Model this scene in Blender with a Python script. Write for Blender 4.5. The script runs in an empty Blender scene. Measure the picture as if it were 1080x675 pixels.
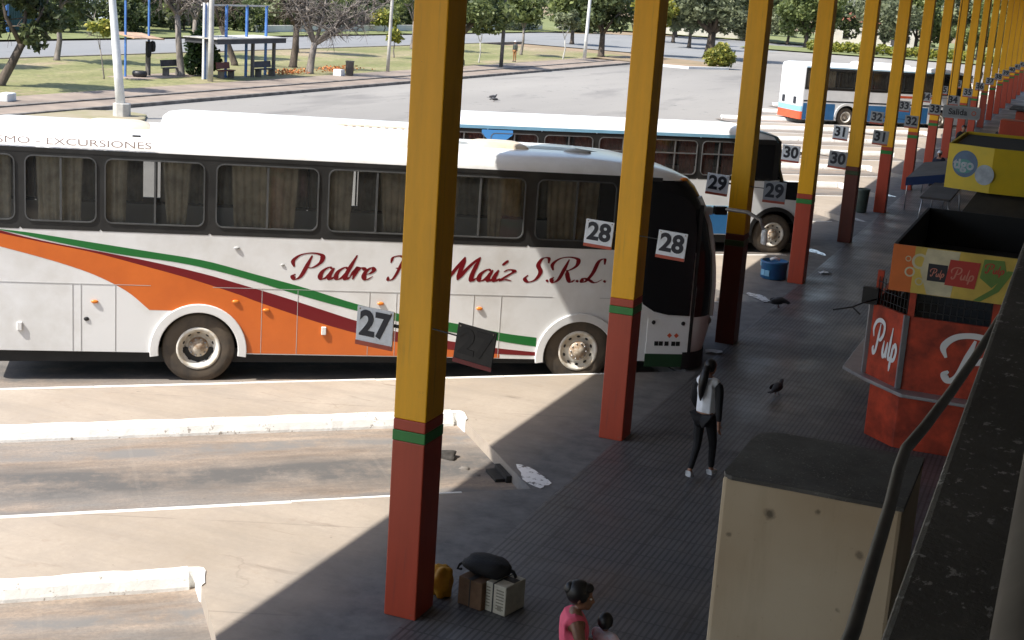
import bpy, bmesh, math, random
from mathutils import Vector, Matrix
from mathutils.geometry import tessellate_polygon
R = math.radians
rnd = random.Random(7)
S = bpy.context.scene
COL = S.collection
ZR = -0.215            # road level, the platform is z = 0
PITCH = 6.663         # spacing of the bays and columns along the platform
BAY = R(40.5)         # the bays run at this angle to the platform

# ------------------------------------------------------------------ materials
MATS = {}
def mat(name, col, rough=.6, var=.15, scale=3.0, bump=0.0, metal=0.0, col2=None, stretch=None, spec=.5, detail=5.0, lo=.35, hi=.65, coat=0.0, bscale=None):
    if name in MATS: return MATS[name]
    m = bpy.data.materials.new(name); m.use_nodes = True
    nt = m.node_tree; b = nt.nodes['Principled BSDF']
    b.inputs['Roughness'].default_value = rough; b.inputs['Metallic'].default_value = metal
    b.inputs['Specular IOR Level'].default_value = spec
    if coat: b.inputs['Coat Weight'].default_value = coat
    tc = nt.nodes.new('ShaderNodeTexCoord'); src = tc.outputs['Object']
    if stretch:
        mp = nt.nodes.new('ShaderNodeMapping'); mp.inputs['Scale'].default_value = stretch
        nt.links.new(src, mp.inputs['Vector']); src = mp.outputs['Vector']
    if var > 0 or col2:
        nz = nt.nodes.new('ShaderNodeTexNoise'); nz.inputs['Scale'].default_value = scale; nz.inputs['Detail'].default_value = detail
        nz.inputs['Roughness'].default_value = .62
        nt.links.new(src, nz.inputs['Vector'])
        rp = nt.nodes.new('ShaderNodeValToRGB')
        c2 = col2 if col2 else tuple(c*(1-var*1.6) for c in col)
        c1 = col if col2 else tuple(min(1, c*(1+var*.6)) for c in col)
        rp.color_ramp.elements[0].position = lo; rp.color_ramp.elements[1].position = hi
        rp.color_ramp.elements[0].color = (*c2, 1); rp.color_ramp.elements[1].color = (*c1, 1)
        nt.links.new(nz.outputs['Fac'], rp.inputs['Fac']); nt.links.new(rp.outputs['Color'], b.inputs['Base Color'])
    else:
        b.inputs['Base Color'].default_value = (*col, 1)
    if bump:
        n2 = nt.nodes.new('ShaderNodeTexNoise'); n2.inputs['Scale'].default_value = bscale or scale*6; n2.inputs['Detail'].default_value = 4
        nt.links.new(src, n2.inputs['Vector'])
        bp = nt.nodes.new('ShaderNodeBump'); bp.inputs['Strength'].default_value = bump; bp.inputs['Distance'].default_value = .02
        nt.links.new(n2.outputs['Fac'], bp.inputs['Height']); nt.links.new(bp.outputs['Normal'], b.inputs['Normal'])
    MATS[name] = m
    return m

def nodes_of(m): return m.node_tree.nodes, m.node_tree.links
def mixcol(nt, fac, a, b, mode='MIX'):
    n = nt.nodes.new('ShaderNodeMix'); n.data_type = 'RGBA'; n.blend_type = mode
    for sock, v in ((n.inputs[0], fac), (n.inputs[6], a), (n.inputs[7], b)):
        if hasattr(v, 'links'): nt.links.new(v, sock)
        elif isinstance(v, (int, float)): sock.default_value = v
        else: sock.default_value = (*v, 1)
    return n.outputs[2]
def noise(nt, vec, scale, detail=5, rough=.6):
    n = nt.nodes.new('ShaderNodeTexNoise'); n.inputs['Scale'].default_value = scale
    n.inputs['Detail'].default_value = detail; n.inputs['Roughness'].default_value = rough
    nt.links.new(vec, n.inputs['Vector']); return n.outputs['Fac']
def ramp(nt, v, p0, p1, c0=(0, 0, 0), c1=(1, 1, 1)):
    n = nt.nodes.new('ShaderNodeValToRGB'); e = n.color_ramp.elements
    e[0].position = p0; e[1].position = p1; e[0].color = (*c0, 1); e[1].color = (*c1, 1)
    nt.links.new(v, n.inputs['Fac']); return n.outputs['Color']
def mapped(nt, scale=(1, 1, 1), rot=0, loc=(0, 0, 0)):
    tc = nt.nodes.new('ShaderNodeTexCoord'); mp = nt.nodes.new('ShaderNodeMapping')
    mp.inputs['Scale'].default_value = scale; mp.inputs['Rotation'].default_value = (0, 0, rot); mp.inputs['Location'].default_value = loc
    nt.links.new(tc.outputs['Object'], mp.inputs['Vector']); return mp.outputs['Vector']
def math_node(nt, op, a, b=None):
    n = nt.nodes.new('ShaderNodeMath'); n.operation = op
    for i, v in enumerate((a, b)):
        if v is None: continue
        if hasattr(v, 'links'): nt.links.new(v, n.inputs[i])
        else: n.inputs[i].default_value = v
    return n.outputs[0]
def blank(name, rough=.6):
    m = bpy.data.materials.new(name); m.use_nodes = True; MATS[name] = m
    b = m.node_tree.nodes['Principled BSDF']; b.inputs['Roughness'].default_value = rough
    return m, m.node_tree, b

def make_concrete():
    m, nt, b = blank('beige_concrete', .8)
    v = mapped(nt); vs = mapped(nt, (.25, 1.2, 1), -BAY)
    base = mixcol(nt, ramp(nt, noise(nt, v, .45, 6), .3, .7), (.31, .26, .205), (.42, .36, .295))
    base = mixcol(nt, ramp(nt, noise(nt, v, 2.6, 7, .7), .58, .76), base, (.30, .235, .18))
    base = mixcol(nt, ramp(nt, noise(nt, vs, 3.1, 6, .7), .60, .70), base, (.27, .22, .175))
    base = mixcol(nt, ramp(nt, noise(nt, v, 14, 4, .7), .3, .72), mixcol(nt, .24, base, (.2, .16, .13)), base)
    base = mixcol(nt, ramp(nt, noise(nt, mapped(nt, (1, .35, 1), R(-22)), 1.7, 7, .75), .5, .74), base, (.31, .265, .22))
    base = mixcol(nt, ramp(nt, noise(nt, v, 28, 3, .8), .66, .72), base, (.2, .165, .135))
    # slab joints, shoe scuffs and dark smears
    vj = mapped(nt, (1, 1, 1), R(-24)); sj = nt.nodes.new('ShaderNodeSeparateXYZ'); nt.links.new(vj, sj.inputs[0])
    wj = math_node(nt, 'ADD', math_node(nt, 'MULTIPLY', sj.outputs[1], .42), math_node(nt, 'MULTIPLY', noise(nt, v, .8, 3), .03))
    lj = math_node(nt, 'LESS_THAN', math_node(nt, 'ABSOLUTE', math_node(nt, 'SUBTRACT', math_node(nt, 'FRACT', wj), .5)), .006)
    base = mixcol(nt, mixcol(nt, 1.0, mixcol(nt, lj, (0, 0, 0), (.5, .5, .5)), ramp(nt, noise(nt, v, 1.3, 4), .42, .56), 'MULTIPLY'), base, (.2, .165, .135))
    vsm = mapped(nt, (.55, 2.6, 1), R(-30))
    base = mixcol(nt, ramp(nt, noise(nt, vsm, 1.15, 5, .55), .665, .73, (0, 0, 0), (.8, .8, .8)), base, (.17, .13, .10))
    base = mixcol(nt, ramp(nt, noise(nt, mapped(nt, (.12, 1.3, 1), R(-33)), 2.2, 7, .7), .48, .72, (0, 0, 0), (.55, .55, .55)), base, (.25, .215, .18))
    base = mixcol(nt, ramp(nt, noise(nt, v, 5.5, 4, .6), .70, .73, (0, 0, 0), (.7, .7, .7)), base, (.13, .11, .09))
    base = mixcol(nt, ramp(nt, noise(nt, v, .28, 4, .5), .52, .68, (0, 0, 0), (.5, .5, .5)), base, (.23, .215, .195))
    # thin cracks
    vo = nt.nodes.new('ShaderNodeTexVoronoi'); vo.feature = 'DISTANCE_TO_EDGE'; vo.inputs['Scale'].default_value = .55
    wob = nt.nodes.new('ShaderNodeVectorMath'); wob.operation = 'ADD'
    nn = nt.nodes.new('ShaderNodeTexNoise'); nn.inputs['Scale'].default_value = 2.0; nn.inputs['Detail'].default_value = 4
    nt.links.new(v, nn.inputs['Vector']); sc = nt.nodes.new('ShaderNodeVectorMath'); sc.operation = 'SCALE'; sc.inputs['Scale'].default_value = .5
    nt.links.new(nn.outputs['Color'], sc.inputs[0]); nt.links.new(v, wob.inputs[0]); nt.links.new(sc.outputs[0], wob.inputs[1])
    nt.links.new(wob.outputs[0], vo.inputs['Vector'])
    crack = ramp(nt, vo.outputs['Distance'], .0, .008, (1, 1, 1), (0, 0, 0))
    gate = ramp(nt, noise(nt, v, .8, 2), .58, .64, (0, 0, 0), (.45, .45, .45))
    cg = mixcol(nt, 1.0, crack, gate, 'MULTIPLY')
    base = mixcol(nt, cg, base, (.2, .16, .13))
    # under the canopy the concrete turns mottled blue-grey, its shade put into the colour
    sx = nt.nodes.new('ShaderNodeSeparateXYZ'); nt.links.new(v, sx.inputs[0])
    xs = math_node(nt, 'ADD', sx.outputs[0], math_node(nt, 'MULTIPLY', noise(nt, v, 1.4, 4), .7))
    canopy_shade = ramp(nt, math_node(nt, 'MULTIPLY', math_node(nt, 'ADD', xs, 8.0), .3), .38, .72)
    base = mixcol(nt, canopy_shade, base, mixcol(nt, ramp(nt, noise(nt, v, 3.0, 6, .7), .35, .65), (.095, .097, .10), (.165, .165, .166)))
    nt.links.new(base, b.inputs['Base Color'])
    bp = nt.nodes.new('ShaderNodeBump'); bp.inputs['Strength'].default_value = .35; bp.inputs['Distance'].default_value = .01
    nt.links.new(noise(nt, v, 9, 6, .7), bp.inputs['Height']); nt.links.new(bp.outputs['Normal'], b.inputs['Normal'])
    return m
def make_tactile():
    m, nt, b = blank('ribbed_tiles', .5)
    v = mapped(nt)
    sx = nt.nodes.new('ShaderNodeSeparateXYZ'); nt.links.new(v, sx.inputs[0])
    fx = math_node(nt, 'FRACT', math_node(nt, 'MULTIPLY', sx.outputs[0], 15.0))
    groove = math_node(nt, 'GREATER_THAN', fx, .62)
    jx = math_node(nt, 'LESS_THAN', math_node(nt, 'FRACT', math_node(nt, 'MULTIPLY', sx.outputs[0], 1.0)), .02)
    jy = math_node(nt, 'LESS_THAN', math_node(nt, 'FRACT', math_node(nt, 'MULTIPLY', sx.outputs[1], 3.0)), .07)
    tint = ramp(nt, noise(nt, v, .35, 6, .65), .3, .7, (.082, .086, .094), (.14, .143, .148))
    fl = nt.nodes.new('ShaderNodeVectorMath'); fl.operation = 'FLOOR'
    mp3 = mapped(nt, (3, 3, 0)); nt.links.new(mp3, fl.inputs[0])
    wn = nt.nodes.new('ShaderNodeTexWhiteNoise'); nt.links.new(fl.outputs[0], wn.inputs['Vector'])
    tint = mixcol(nt, .10, tint, mixcol(nt, wn.outputs['Value'], (.04, .042, .046), (.17, .17, .172)))
    tint = mixcol(nt, ramp(nt, noise(nt, v, 2.2, 6, .7), .55, .72), tint, (.05, .051, .053))
    joint = math_node(nt, 'MAXIMUM', math_node(nt, 'MAXIMUM', jx, jy), groove)
    colr = mixcol(nt, math_node(nt, 'MULTIPLY', joint, .6), tint, (.022, .023, .026))
    nt.links.new(colr, b.inputs['Base Color'])
    rr = ramp(nt, noise(nt, v, .6, 4), .35, .65, (.32, .32, .32), (.6, .6, .6)); nt.links.new(rr, b.inputs['Roughness'])
    bp = nt.nodes.new('ShaderNodeBump'); bp.inputs['Strength'].default_value = .6; bp.inputs['Distance'].default_value = .008; bp.invert = True
    nt.links.new(joint, bp.inputs['Height']); nt.links.new(bp.outputs['Normal'], b.inputs['Normal'])
    return m
def make_asphalt(name, c0, c1, dark, sc=.06):
    m, nt, b = blank(name, .85)
    v = mapped(nt); vs = mapped(nt, (1.0, .22, 1), R(25))
    base = mixcol(nt, ramp(nt, noise(nt, vs, sc, 6), .32, .68), c0, c1)
    base = mixcol(nt, ramp(nt, noise(nt, vs, sc*5, 6, .65), .55, .75), base, dark)
    base = mixcol(nt, ramp(nt, noise(nt, v, sc*18, 5, .7), .62, .7), base, tuple(x*.75 for x in dark))
    base = mixcol(nt, ramp(nt, noise(nt, v, 9, 3, .7), .3, .7), mixcol(nt, .12, base, (.08, .08, .08)), base)
    nt.links.new(base, b.inputs['Base Color'])
    return m
def make_lane():
    m, nt, b = blank('stained_lane', .75)
    v = mapped(nt); vs = mapped(nt, (.26, 1.1, 1))
    base = mixcol(nt, ramp(nt, noise(nt, vs, 1.8, 10, .74), .38, .60), (.20, .15, .112), (.37, .295, .23))
    base = mixcol(nt, ramp(nt, noise(nt, vs, .75, 9, .7), .47, .62), base, (.235, .215, .195))
    base = mixcol(nt, ramp(nt, noise(nt, v, 22, 4, .8), .32, .62, (.5, .5, .5), (0, 0, 0)), base, (.11, .10, .09))
    sp = nt.nodes.new('ShaderNodeSeparateXYZ'); nt.links.new(v, sp.inputs[0])
    wob = math_node(nt, 'MULTIPLY', noise(nt, vs, 1.2, 4), 1.1)
    yy = math_node(nt, 'ADD', sp.outputs[1], math_node(nt, 'SUBTRACT', wob, .55))
    # two wheel tracks and one oil band between them, local y runs over the lane's width
    def band(c, w):
        return ramp(nt, math_node(nt, 'ABSOLUTE', math_node(nt, 'SUBTRACT', yy, c)), w*.35, w, (1, 1, 1), (0, 0, 0))
    pat = ramp(nt, noise(nt, v, .9, 10, .76), .38, .54)
    base = mixcol(nt, mixcol(nt, 1.0, band(1.45, .85), mixcol(nt, .35, pat, (1, 1, 1)), 'MULTIPLY'), base, (.10, .095, .09))
    base = mixcol(nt, mixcol(nt, 1.0, band(.35, .3), pat, 'MULTIPLY'), base, (.14, .135, .13))
    base = mixcol(nt, mixcol(nt, 1.0, band(2.55, .28), pat, 'MULTIPLY'), base, (.18, .17, .16))
    base = mixcol(nt, ramp(nt, noise(nt, v, 3.5, 6, .75), .66, .74), base, (.08, .075, .07))
    # pieces of light dust and grit, and the slab joints
    base = mixcol(nt, ramp(nt, noise(nt, v, 6.5, 5, .8), .68, .74), base, (.5, .43, .35))
    jn = math_node(nt, 'LESS_THAN', math_node(nt, 'ABSOLUTE', math_node(nt, 'SUBTRACT', math_node(nt, 'FRACT', math_node(nt, 'MULTIPLY', sp.outputs[0], .32)), .5)), .008)
    base = mixcol(nt, math_node(nt, 'MULTIPLY', jn, .05), base, (.48, .41, .33))
    nt.links.new(base, b.inputs['Base Color'])
    bp = nt.nodes.new('ShaderNodeBump'); bp.inputs['Strength'].default_value = .5; bp.inputs['Distance'].default_value = .012
    nt.links.new(noise(nt, v, 7, 6, .7), bp.inputs['Height']); nt.links.new(bp.outputs['Normal'], b.inputs['Normal'])
    return m
def make_grass():
    m, nt, b = blank('dry_lawn', .9)
    v = mapped(nt); vs = mapped(nt, (1, .4, 1))
    base = mixcol(nt, ramp(nt, noise(nt, vs, .22, 6), .35, .65), (.175, .18, .06), (.35, .325, .15))
    base = mixcol(nt, ramp(nt, noise(nt, vs, .11, 5, .6), .50, .60), base, (.42, .31, .22))
    base = mixcol(nt, ramp(nt, noise(nt, v, 1.3, 6, .7), .5, .8), base, (.085, .105, .03))
    base = mixcol(nt, ramp(nt, noise(nt, mapped(nt, (1, .3, 1), 0, (7, 3, 0)), .16, 6, .65), .46, .62, (0, 0, 0), (.8, .8, .8)), base, (.27, .235, .115))
    base = mixcol(nt, ramp(nt, noise(nt, mapped(nt, (1, .5, 1), 0, (3, 9, 0)), .5, 6, .7), .56, .66), base, (.34, .25, .17))
    base = mixcol(nt, ramp(nt, noise(nt, v, 4.0, 4, .8), .40, .66, (.55, .55, .55), (0, 0, 0)), base, (.07, .085, .025))
    nt.links.new(base, b.inputs['Base Color'])
    return m
def make_leaf(name, dark, light, accent=None):
    m, nt, b = blank(name, .55)
    v = mapped(nt)
    info = nt.nodes.new('ShaderNodeObjectInfo')
    ge = nt.nodes.new('ShaderNodeNewGeometry')
    f = math_node(nt, 'ADD', math_node(nt, 'MULTIPLY', noise(nt, v, .9, 3), .75), math_node(nt, 'MULTIPLY', ge.outputs['Random Per Island'], .3))
    base = ramp(nt, f, .36, .74, dark, light)
    if accent: base = mixcol(nt, ramp(nt, ge.outputs['Random Per Island'], .8, .84), base, accent)
    base = mixcol(nt, math_node(nt, 'MULTIPLY', info.outputs['Random'], .3), base, tuple(.6*d+.02 for d in dark))
    nt.links.new(base, b.inputs['Base Color'])
    b.inputs['Transmission Weight'].default_value = 0
    tr = nt.nodes.new('ShaderNodeBsdfTranslucent'); nt.links.new(base, tr.inputs['Color'])
    mx = nt.nodes.new('ShaderNodeMixShader'); mx.inputs[0].default_value = .38
    nt.links.new(b.outputs[0], mx.inputs[1]); nt.links.new(tr.outputs[0], mx.inputs[2])
    nt.links.new(mx.outputs[0], nt.nodes['Material Output'].inputs['Surface'])
    return m
def make_glass(name, tint, refl=.9, through=.8):
    m = bpy.data.materials.new(name); m.use_nodes = True; nt = m.node_tree
    nt.nodes.remove(nt.nodes['Principled BSDF'])
    t = nt.nodes.new('ShaderNodeBsdfTransparent'); t.inputs['Color'].default_value = (*tint, 1)
    g = nt.nodes.new('ShaderNodeBsdfGlossy'); g.inputs['Roughness'].default_value = .04; g.inputs['Color'].default_value = (refl, refl, refl, 1)
    df = nt.nodes.new('ShaderNodeBsdfDiffuse'); df.inputs['Color'].default_value = (.5, .5, .48, 1)
    dm = nt.nodes.new('ShaderNodeMixShader'); dm.inputs[0].default_value = .045; nt.links.new(t.outputs[0], dm.inputs[1]); nt.links.new(df.outputs[0], dm.inputs[2])
    fr = nt.nodes.new('ShaderNodeFresnel'); fr.inputs['IOR'].default_value = 1.45
    mx = nt.nodes.new('ShaderNodeMixShader'); nt.links.new(fr.outputs[0], mx.inputs[0]); nt.links.new(dm.outputs[0], mx.inputs[1]); nt.links.new(g.outputs[0], mx.inputs[2])
    nt.links.new(mx.outputs[0], nt.nodes['Material Output'].inputs['Surface']); MATS[name] = m
    return m
def make_speckle(name, dark, light):
    m, nt, b = blank(name, .6)
    v = mapped(nt)
    base = mixcol(nt, ramp(nt, noise(nt, v, 2.2, 6, .65), .35, .7), dark, tuple(d*2.2+.01 for d in dark))
    vs = mapped(nt, (1.0, .55, 1), R(20))
    sp = ramp(nt, noise(nt, vs, 60, 4, .7), .585, .65)
    gate = ramp(nt, noise(nt, v, 4.5, 4), .36, .62)
    base = mixcol(nt, mixcol(nt, 1.0, sp, gate, 'MULTIPLY'), base, light)
    nt.links.new(base, b.inputs['Base Color'])
    bp = nt.nodes.new('ShaderNodeBump'); bp.inputs['Strength'].default_value = .7; bp.inputs['Distance'].default_value = .006
    nt.links.new(noise(nt, v, 40, 5, .7), bp.inputs['Height']); nt.links.new(bp.outputs['Normal'], b.inputs['Normal'])
    return m
def make_kerbpaint():
    m, nt, b = blank('white_kerb_paint', .6)
    v = mapped(nt)
    chip = ramp(nt, noise(nt, v, 4.5, 7, .75), .60, .64)
    base = mixcol(nt, ramp(nt, noise(nt, v, 1.1, 5), .3, .7), (.74, .73, .70), (.82, .82, .80))
    base = mixcol(nt, chip, base, (.34, .3, .26))
    nt.links.new(base, b.inputs['Base Color'])
    bp = nt.nodes.new('ShaderNodeBump'); bp.inputs['Strength'].default_value = .6; bp.inputs['Distance'].default_value = .015
    nt.links.new(noise(nt, v, 6, 6, .7), bp.inputs['Height']); nt.links.new(bp.outputs['Normal'], b.inputs['Normal'])
    return m
def make_wall_plaster():
    m, nt, b = blank('tan_plaster', .75)
    v = mapped(nt)
    base = mixcol(nt, ramp(nt, noise(nt, v, .9, 4, .5), .3, .7), (.42, .32, .205), (.52, .43, .305))
    vs = mapped(nt, (1, 1, .12))
    base = mixcol(nt, ramp(nt, noise(nt, vs, 5.5, 6, .65), .52, .78, (0, 0, 0), (.3, .3, .3)), base, (.26, .20, .12))
    base = mixcol(nt, ramp(nt, noise(nt, v, 16, 6, .8), .64, .70, (0, 0, 0), (.5, .5, .5)), base, (.2, .15, .09))
    for cx, cz, r, dk in ((-1.60, 2.78, .05, 1), (-1.28, 2.86, .022, .8), (-.98, 2.62, .035, .7), (-1.86, 2.58, .02, .7), (-1.08, 2.2, .02, .6)):
        d = nt.nodes.new('ShaderNodeVectorMath'); d.operation = 'DISTANCE'
        mp = nt.nodes.new('ShaderNodeMapping'); mp.inputs['Scale'].default_value = (1, 0, 1)
        tc = nt.nodes.new('ShaderNodeTexCoord'); nt.links.new(tc.outputs['Object'], mp.inputs['Vector'])
        nt.links.new(mp.outputs['Vector'], d.inputs[0]); d.inputs[1].default_value = (cx, 0, cz)
        dd = math_node(nt, 'ADD', d.outputs['Value'], math_node(nt, 'MULTIPLY', math_node(nt, 'SUBTRACT', noise(nt, v, 22, 4), .5), .05))
        base = mixcol(nt, math_node(nt, 'MULTIPLY', ramp(nt, dd, r*.35, r, (1, 1, 1), (0, 0, 0)), dk*.85), base, (.07, .055, .035))
    nt.links.new(base, b.inputs['Base Color'])
    bp = nt.nodes.new('ShaderNodeBump'); bp.inputs['Strength'].default_value = .15; bp.inputs['Distance'].default_value = .01
    nt.links.new(noise(nt, v, 14, 5, .6), bp.inputs['Height']); nt.links.new(bp.outputs['Normal'], b.inputs['Normal'])
    return m
def make_pillar(name, c, worn, wornamt=.70):
    m, nt, b = blank(name, .42)
    v = mapped(nt); vs = mapped(nt, (1, 1, .15)); info = nt.nodes.new('ShaderNodeObjectInfo')
    base = mixcol(nt, ramp(nt, noise(nt, vs, 3, 7, .7), .3, .68), tuple(x*.76 for x in c), c)
    base = mixcol(nt, ramp(nt, noise(nt, mapped(nt, (1, 1, .06)), 16, 5, .6), .60, .70, (0, 0, 0), (.45, .45, .45)), base, tuple(x*.5+.02 for x in c))
    base = mixcol(nt, ramp(nt, noise(nt, v, 11, 7, .8), .665, .69, (0, 0, 0), (.8, .8, .8)), base, (.13, .10, .075))
    base = mixcol(nt, ramp(nt, noise(nt, v, 5.5, 6, .75), wornamt, wornamt+.05), base, worn)
    nt.links.new(base, b.inputs['Base Color'])
    bp = nt.nodes.new('ShaderNodeBump'); bp.inputs['Strength'].default_value = .12; bp.inputs['Distance'].default_value = .01
    nt.links.new(noise(nt, v, 12, 5, .6), bp.inputs['Height']); nt.links.new(bp.outputs['Normal'], b.inputs['Normal'])
    return m

CONC = make_concrete(); TACT = make_tactile(); LANE = make_lane(); GRASS = make_grass(); KERBP = make_kerbpaint()
ASPH = make_asphalt('pale_asphalt', (.20, .188, .172), (.30, .282, .255), (.155, .146, .135))
STREET = make_asphalt('street_asphalt', (.18, .185, .19), (.26, .26, .257), (.15, .15, .15))
SPECK = make_speckle('speckled_dark_top', (.05, .05, .049), (.48, .48, .48)); DIRTY = make_speckle('dirty_dark_top', (.045, .043, .039), (.24, .23, .21))
PLASTER = make_wall_plaster()
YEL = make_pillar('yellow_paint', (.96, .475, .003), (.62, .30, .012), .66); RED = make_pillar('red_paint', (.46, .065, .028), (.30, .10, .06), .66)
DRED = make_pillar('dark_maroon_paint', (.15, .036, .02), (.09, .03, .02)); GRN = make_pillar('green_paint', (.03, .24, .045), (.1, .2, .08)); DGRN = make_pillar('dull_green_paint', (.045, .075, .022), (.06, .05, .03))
GLASS = make_glass('bus_glass', (.78, .78, .76)); DGLASS = make_glass('dark_glass', (.18, .18, .18))
BUSW = mat('white_bus_paint', (.80, .80, .79), .28, .05, 1.2, col2=(.66, .645, .61), coat=.3, bump=.06, bscale=1.3, lo=.28, hi=.55, detail=9)
BUSW2 = mat('aged_white_bus_paint', (.78, .79, .79), .35, col2=(.66, .67, .67), scale=1.0)
BLK = mat('black_rubber', (.018, .018, .018), .6, .2, 5)
TYRE = mat('tyre_rubber', (.035, .032, .03), .8, col2=(.11, .085, .06), scale=2.5, lo=.45, hi=.75)
BLKP = mat('black_gloss', (.012, .012, .013), .2, 0); BAND = mat('charcoal_band', (.030, .030, .029), .4, .2, 3)
DARK = mat('dark_interior', (.02, .02, .02), .9, 0)
GREYF = mat('grey_window_rubber', (.085, .088, .088), .4, .15, 5)
ORANGE = mat('orange_paint', (.70, .165, .028), .3, col2=(.62, .14, .025), scale=1.5)
MAROON = mat('maroon_paint', (.17, .008, .012), .3, 0)
BGREEN = mat('green_stripe_paint', (.018, .16, .035), .3, 0)
DKGREEN = mat('dark_green_skirt', (.02, .06, .025), .4, .1)
RIM = mat('cream_rim', (.76, .73, .66), .5, col2=(.60, .52, .40), scale=6, lo=.38, hi=.55)
RUST = mat('rusty_hub', (.62, .56, .46), .6, col2=(.24, .14, .07), scale=9)
STEEL = mat('steel', (.45, .45, .46), .35, .1, 6, metal=.8)
AMBER = mat('amber_lens', (.75, .22, .03), .25, 0)
SEAM = mat('panel_seam', (.42, .42, .41), .7, 0)
CURT = mat('tan_curtain', (.62, .57, .44), .9, .25, 3)
CURTR = mat('red_curtain', (.34, .10, .075), .9, .3, 3)
BLUEL = mat('pale_blue_stripe', (.25, .50, .68), .35, .05)
BLUE = mat('blue_bus_paint', (.035, .15, .34), .35, .1, 2)
TEALB = mat('teal_cap_paint', (.05, .12, .17), .3, .15, 3)
SKYB = mat('bright_blue_sticker', (.10, .36, .80), .4, 0)
REDO = mat('red_orange_bumper', (.62, .10, .04), .4, .1)
SIGNW = mat('sign_white', (.80, .83, .86), .5, col2=(.58, .60, .60), scale=5, lo=.3, hi=.52)
SIGNG = mat('sign_white_shaded', (.34, .36, .37), .6, col2=(.26, .27, .28), scale=4)  # white plate with shade put into its colour, for walkway-side and far signs
SIGND = mat('sign_grimy_brown', (.045, .04, .035), .7, .2, 4)
INK = mat('sign_ink', (.02, .022, .03), .6, 0)
INKF = mat('sign_faded_ink', (.027, .024, .021), .7, 0)
SREDS = mat('sign_red_strip', (.45, .09, .05), .6, .1)
CANP = mat('canopy_soffit', (.40, .40, .40), .8, .15, .6)
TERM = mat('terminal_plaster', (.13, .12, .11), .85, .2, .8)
FLOORC = mat('balcony_concrete', (.2, .19, .18), .85, .2, 2)
BARK = mat('bark', (.11, .085, .065), .9, .35, 4, bump=.6, stretch=(1, 1, .3))
BARKG = mat('grey_bark', (.23, .2, .175), .9, .35, 4, bump=.5, stretch=(1, 1, .3))
POLEC = mat('pole_concrete', (.52, .50, .46), .8, .15, 2)
POLEW = mat('pole_white_paint', (.72, .72, .70), .6, .1, 2)
POLED = mat('pole_dark', (.13, .12, .11), .8, .2)
BLUEP = mat('blue_post_paint', (.07, .19, .50), .5, .2, 2)
PAVE = mat('sandy_pavement', (.30, .24, .19), .9, .2, .5, col2=(.18, .145, .12))
EARTH = mat('red_earth', (.30, .21, .14), .95, .2, .3, col2=(.20, .16, .09))
KERBG = mat('grey_kerb', (.2, .18, .16), .9, .3, 1.5)
WALLW = mat('white_house_wall', (.66, .63, .58), .85, .1, .5)
WALLP = mat('pinkish_house_wall', (.52, .36, .28), .85, .15, .5)
ROOFT = mat('clay_roof', (.28, .1, .06), .85, .2, 1)
ROOFG = mat('shelter_roof', (.05, .05, .055), .7, .2, 1)
ROOFO = mat('rusty_sheet_roof', (.50, .33, .22), .7, .2, 2)
BLKPL = mat('black_plastic', (.02, .02, .022), .5, .2, 4)
WOODB = mat('dark_bench_wood', (.07, .07, .08), .7, .2, 4)
LEAF_D = make_leaf('dark_leaves', (.034, .050, .018), (.155, .19, .072))
LEAF_M = make_leaf('mid_leaves', (.07, .10, .03), (.29, .335, .115))
LEAF_G = make_leaf('grey_green_leaves', (.095, .115, .06), (.33, .36, .20))
LEAF_Y = make_leaf('yellow_green_leaves', (.14, .17, .03), (.42, .42, .07), (.5, .44, .08))
LEAF_B = make_leaf('broad_green_leaves', (.02, .045, .012), (.085, .15, .035))
TWIG = mat('dry_twigs', (.23, .19, .155), .9, .25, 3)

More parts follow.
